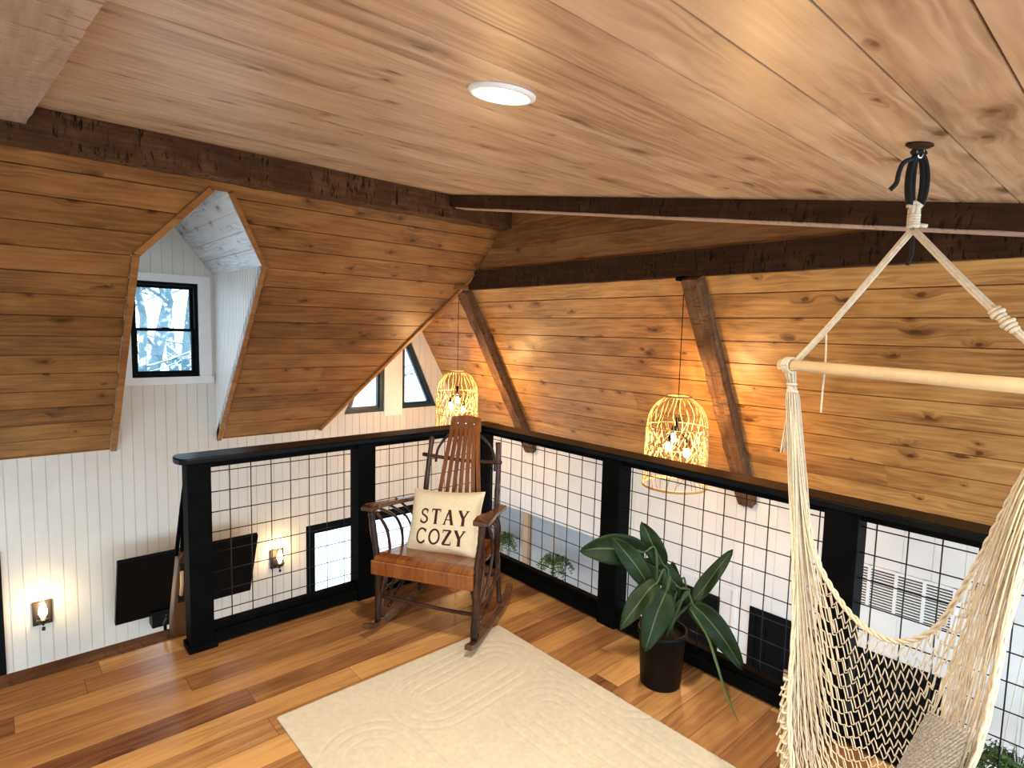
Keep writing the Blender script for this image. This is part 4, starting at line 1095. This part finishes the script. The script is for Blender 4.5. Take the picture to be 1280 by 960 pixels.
# ------------------------------------------------------------------ hammock chair
hm = thing('hammock_chair', 'cream cotton net hammock chair hanging at the right', 'hammock chair', BAR_MID)
HM0 = V(BAR_MID)
def hb(mb, name, mat): 
    mb.v = [tuple(V(p) - HM0) for p in mb.v]; return mb.build(name, mat, hm)
mb = MB(); mb.tube([BAR[0], V(BAR[0]).lerp(V(BAR[1]), .5), BAR[1]], .0185, 20); hb(mb, 'spreader_bar', M_dowel)
# suspension ropes: bundles of strands
def bundle(path, k, R_, r, seed=0, twist=2.0, taper=None):
    P = catmull(path, 8); mb = MB(); n = len(P)
    for j in range(k):
        a0 = 2 * math.pi * j / k; pts = []
        for i, p in enumerate(P):
            t = i / (n - 1); d = (P[min(i + 1, n - 1)] - P[max(i - 1, 0)]).normalized(); s_ = d.cross(V((0, 0, 1)))
            s_ = s_.normalized() if s_.length > .05 else V((1, 0, 0)); q = d.cross(s_); a = a0 + twist * t
            rr = R_ if taper is None else R_ * (taper[0] + (taper[1] - taper[0]) * t)
            pts.append(p + (s_ * math.cos(a) + q * math.sin(a)) * rr)
        mb.tube(pts, r, 6)
    return mb
for path in (ROPE_L, ROPE_R):
    hb(bundle(path, 5, .0058, .0046), 'suspension_rope', M_cotton)
kn = V(STRAP['knot'])
mb = bundle([kn + V((0, 0, .06)), kn + V((0, 0, .03)), kn], 6, .009, .0068, twist=.6)
mb.tube([kn + V((-.010, .012, .055)), kn + V((0, 0, .068)), kn + V((.010, -.012, .055))], .009, 8)
for k in range(5): mb.tube([kn + V((.013 * math.cos(a * .7), .013 * math.sin(a * .7), .006 + .007 * k)) for a in range(10)], .004, 6)
mb.tube([kn + V((.012, -.012, .008)), kn + V((.026, -.026, .006))], .0055, 8)
hb(mb, 'rope_collar', M_cotton)
mb = MB()
for i in range(7):
    p = V(WRAP_R[0]).lerp(V(WRAP_R[1]), i / 6); d = (V(WRAP_R[1]) - V(WRAP_R[0])).normalized(); s_ = d.orthogonal().normalized(); q = d.cross(s_)
    mb.tube([p + (s_ * math.cos(a * .7) + q * math.sin(a * .7)) * (.010 + .003 * math.sin(i * 1.9)) for a in range(10)], .0052, 7)
hb(mb, 'rope_knot', M_cotton)
mb = MB(); mb.tube(catmull(DANGLE, 6), .0028, 6); hb(mb, 'loose_cord', M_cotton)
# loops over the bar ends
mb = MB()
EL = V(BAR[0]).lerp(V(BAR[1]), .045); ER = V(BAR[0]).lerp(V(BAR[1]), .955); bd = (V(BAR[1]) - V(BAR[0])).normalized(); bs = bd.cross(V((0, 0, 1))).normalized()
for E_ in (EL, ER):
    mb = MB()
    for k in range(3):
        c = E_ + bd * (.010 * (k - 1)); mb.tube([c + (bs * math.cos(a * math.pi / 9) + V((0, 0, 1)) * math.sin(a * math.pi / 9)) * .0235 for a in range(19)], .0052, 7, caps=False)
    hb(mb, 'bar_loop', M_cotton)
# net: two families of cords that meet and part, gathered towards the bar ends
PER = 14
top = catmull(NET_TOP, PER); midc = catmull(NET_MID, PER); fro = catmull(NET_FRONT, PER); NT = len(top)
def netpt(t, v):
    f = t * (NT - 1); i = min(int(f), NT - 2); q = f - i
    A = top[i].lerp(top[i + 1], q); B = midc[i].lerp(midc[i + 1], q); D = fro[i].lerp(fro[i + 1], q)
    # quadratic through front(0) mid(.5) top(1)
    l0 = 2 * (v - .5) * (v - 1); l1 = -4 * v * (v - 1); l2 = 2 * v * (v - .5)
    return D * l0 + B * l1 + A * l2
NCORD = 46; STEP = 170
hr = random.Random(9)
mb = MB()
for c in range(NCORD + 1):
    pts = []
    for k in range(STEP + 1):
        t = k / STEP
        open_ = min(1, max(0, (t - .10) / .10)) * min(1, max(0, (.90 - t) / .16))
        v = c / NCORD + open_ * (.5 / NCORD) * (1 if (k // 2 + c) % 2 else -1) * (1 if k % 2 == 0 else 0.2)
        p = netpt(t, min(1, max(0, v)))
        # the bundled cords keep their own thickness where they are gathered
        g_ = 1 - open_; a = c * 2.4; p = p + V((math.cos(a), math.sin(a), 0)) * (.013 * g_ * min(1, (min(t, 1 - t)) / .02) * (0.4 + .6 * ((c * 7) % 5) / 4) + .004)
        pts.append(p)
    mb.tube(pts, .0019, 5)
hb(mb, 'hammock_net', M_cotton)
def edgecord(fn, name, r=.0042, k=3, R_=.0055, t0=.02, t1=.98):
    mb = MB(); n = 150
    for j in range(k):
        pts = []
        for i in range(n + 1):
            t = t0 + (t1 - t0) * i / n; p = fn(t); a = 2 * math.pi * j / k + i * .55
            pts.append(p + V((math.cos(a) * .7, -math.cos(a) * .7, math.sin(a))) * R_)
        mb.tube(pts, r, 6)
    hb(mb, name, M_cotton)
edgecord(lambda t: netpt(t, 1.0) + V((0, 0, .004)), 'braided_edge')
edgecord(lambda t: netpt(t, 0.0), 'braided_edge', r=.0038, k=3)
# collars where the net is gathered under each bar end
for sgn, E_ in ((0, EL), (1, ER)):
    mb = MB(); p = netpt(float(sgn), .5)
    for tt in (.0, .012):
        q_ = netpt(abs(sgn - tt), .5); mb.tube([q_ + V((math.cos(a * .7) * .014, math.sin(a * .7) * .014, 0)) for a in range(10)], .0045, 6)
    for j in range(8):
        a = j * math.pi / 4; mb.tube([E_ + V((math.cos(a), math.sin(a), 0)) * .018, p + V((math.cos(a), math.sin(a), 0)) * .010], .0042, 6)
    hb(mb, 'gather_collar', M_cotton)
# straight tension cords running outside the net on both sides
mb = MB()
for side in (0, 1):
    for j in range(9):
        v = .1 + .8 * j / 8; tt = .30 if side == 0 else .60
        A = netpt(.01 if side == 0 else .99, .5); B = netpt(tt + .03 * hr.random(), v)
        off = V((hr.uniform(-.010, .010), hr.uniform(-.010, .010), 0))
        m_ = (A + B) / 2 + (netpt(tt * .5 if side == 0 else .80, v) - (A + B) / 2) * .75
        mb.tube(catmull([A + off, m_ + off, B], 8), .0026, 5)
hb(mb, 'tension_cords', M_cotton)
# tassel under the left bar end
mb = MB(); T0 = V(TASSEL[0])
for j in range(11):
    a = hr.uniform(-1, 1); e = V(TASSEL[2]) + V((-.013 * a - .004, .010 * a, hr.uniform(-.012, .012))) + V((-0.008, .01, 0))
    mb.tube(catmull([T0 + V((0, 0, .02)), T0.lerp(e, .4) + V((-.004 * a, .004 * a, 0)), e], 5), .0026, 5)
hb(mb, 'tassel', M_cotton)
# fringe along the front edge
mb = MB()
for i in range(96):
    t = .25 + .36 * i / 95; p = netpt(t, 0.0); g_ = (i // 4) % 2
    out = V((-.75, .66, 0)) * (.006 + .026 * hr.random() + .010 * g_); L = hr.uniform(.08, .12)
    e = p + out + V((hr.uniform(-.005, .005), hr.uniform(-.005, .005), -L))
    pts = catmull([p, p + out * .30 + V((0, 0, -L * .25)), p + out * .75 + V((0, 0, -L * .65)), e], 4)
    mb.tube(pts, [.0026] * (len(pts) - 2) + [.0026, .0036], 5)
    if i % 4 == 1:
        for dz, ww in ((-.030, .012), (-.062, .017)):
            q = p + V((-.75, .66, 0)) * ww + V((0, 0, dz)); mb.tube([q + V((math.cos(a * .8) * .009, math.sin(a * .8) * .009, .001 * a)) for a in range(9)], .0036, 5)
hb(mb, 'fringe', M_cotton)
# woven side panel
mb = MB(); P0, P1, P2, P3 = [V(p) for p in POCKET]; N = 26; nn_ = (P1 - P0).cross(P3 - P0).normalized()
if nn_.dot(V(CAM_LOC) - P0) < 0: nn_ = -nn_
for s_ in (0, 1):
    for j in range(N + 1):
        for i in range(N + 1):
            u = i / N; v = j / N; p = P0.lerp(P1, u).lerp(P3.lerp(P2, u), v)
            mb.v.append(tuple(p + nn_ * ((.020 + .008 * math.sin(u * math.pi) + .003 * math.cos(i * math.pi) * math.cos(j * math.pi)) if s_ else .010)))
b1 = (N + 1) ** 2
for j in range(N):
    for i in range(N):
        a = j * (N + 1) + i; mb.f += [(a, a + 1, a + N + 2, a + N + 1), (b1 + a, b1 + a + N + 1, b1 + a + N + 2, b1 + a + 1)]; mb.sm += [True, True]
for i in range(N): mb.f += [(i, b1 + i, b1 + i + 1, i + 1)]; mb.sm += [False]
po = hb(mb, 'woven_pocket', M_pocket)

# strap, carabiner and ceiling plate
pl0 = V(STRAP['plate'])
mb = MB(); mb.lathe([(0, .0), (.032, .0), (.034, .004), (.026, .009), (0, .010)], n=24, M=frame(pl0, (-1, 0, 0), (0, 1, KS))); 
cp = mb.build('ceiling_plate', M_beamx); tag(cp, 'dark round mounting plate in the ceiling above the hammock strap', 'hook plate')
st = thing('hanging_strap', 'black webbing strap tied from the ceiling to the hammock ropes', 'strap', STRAP['top']); S0 = V(STRAP['top']); s_r = V((CAM_AX[0][0], CAM_AX[0][1], 0)).normalized()
tp = S0; lo_ = V(STRAP['low'])
mb = MB()
for dx, th in ((-.018, .011), (-.008, .007), (.022, .011), (.014, .007)):
    pts = catmull([tp + V((0, 0, .010)), tp + s_r * dx * .9 + V((0, 0, -.025)), tp.lerp(lo_, .5) + s_r * dx * 1.25, lo_ + s_r * dx * .9 + V((0, 0, .02)), lo_ + s_r * dx * .15 + V((0, 0, -.012))], 6)
    mb.tube([p - S0 for p in pts], th * 1.1, 8, flat=.6)
mb.build('strap_loops', M_strap, st)
mb = MB(); mb.tube([p - S0 for p in catmull([tp + s_r * -.016 + V((0, 0, 0)), tp + V((0, 0, .016)), tp + s_r * .018 + V((0, 0, -.004))], 5)], .0085, 8)
mb.tube([p - S0 for p in catmull(STRAP['tail1'], 5)], .0065, 7); mb.lathe([(0, .008), (.009, 0), (0, -.009)], tuple(V(STRAP['tail1'][-1]) - S0), 8); mb.build('strap_tail', M_strap, st)
mb = MB(); mb.tube([p - S0 for p in catmull(STRAP['tail2'], 5)], .0055, 7); mb.build('strap_tail', M_strap, st)
mb = MB(); cpts = [tp + s_r * .0085 * math.cos(a * .5236) + V((0, 0, .006 + .020 * math.sin(a * .5236))) - s_r.cross(V((0, 0, 1))) * .012 * 0 for a in range(13)]
mb.tube([p - S0 + V((-.6, -.66, 0)) * .008 for p in cpts], .0034, 8, caps=False)
mb.tube([V((0, 0, .018)), pl0 - S0 + V((0, 0, -.002))], .004, 8)
mb.build('carabiner', M_steel, st)

# ------------------------------------------------------------------ light and camera
w = bpy.data.worlds.new('sky'); bpy.context.scene.world = w; w.use_nodes = True; nt = w.node_tree
bg = nt.nodes['Background']; bg.inputs[0].default_value = (*SKY_C, 1); bg.inputs[1].default_value = SKY_E

cam = bpy.data.cameras.new('camera'); co = bpy.data.objects.new('camera', cam); C.objects.link(co)
R_, D_, F_ = [V(a) for a in CAM_AX]
Mx = Matrix.Identity(4)
for i in range(3): Mx[i][0] = R_[i]; Mx[i][1] = -D_[i]; Mx[i][2] = -F_[i]; Mx[i][3] = CAM_LOC[i]
co.matrix_world = Mx
cam.sensor_fit = 'HORIZONTAL'; cam.sensor_width = 36.0; cam.lens = FOCAL_PX / 1280 * 36.0; cam.clip_start = .02
bpy.context.scene.camera = co
vs = bpy.context.scene.view_settings
vs.view_transform = 'Standard'; vs.look = 'None'; vs.gamma = 1.0; vs.exposure = EXPO; vs.use_curve_mapping = False
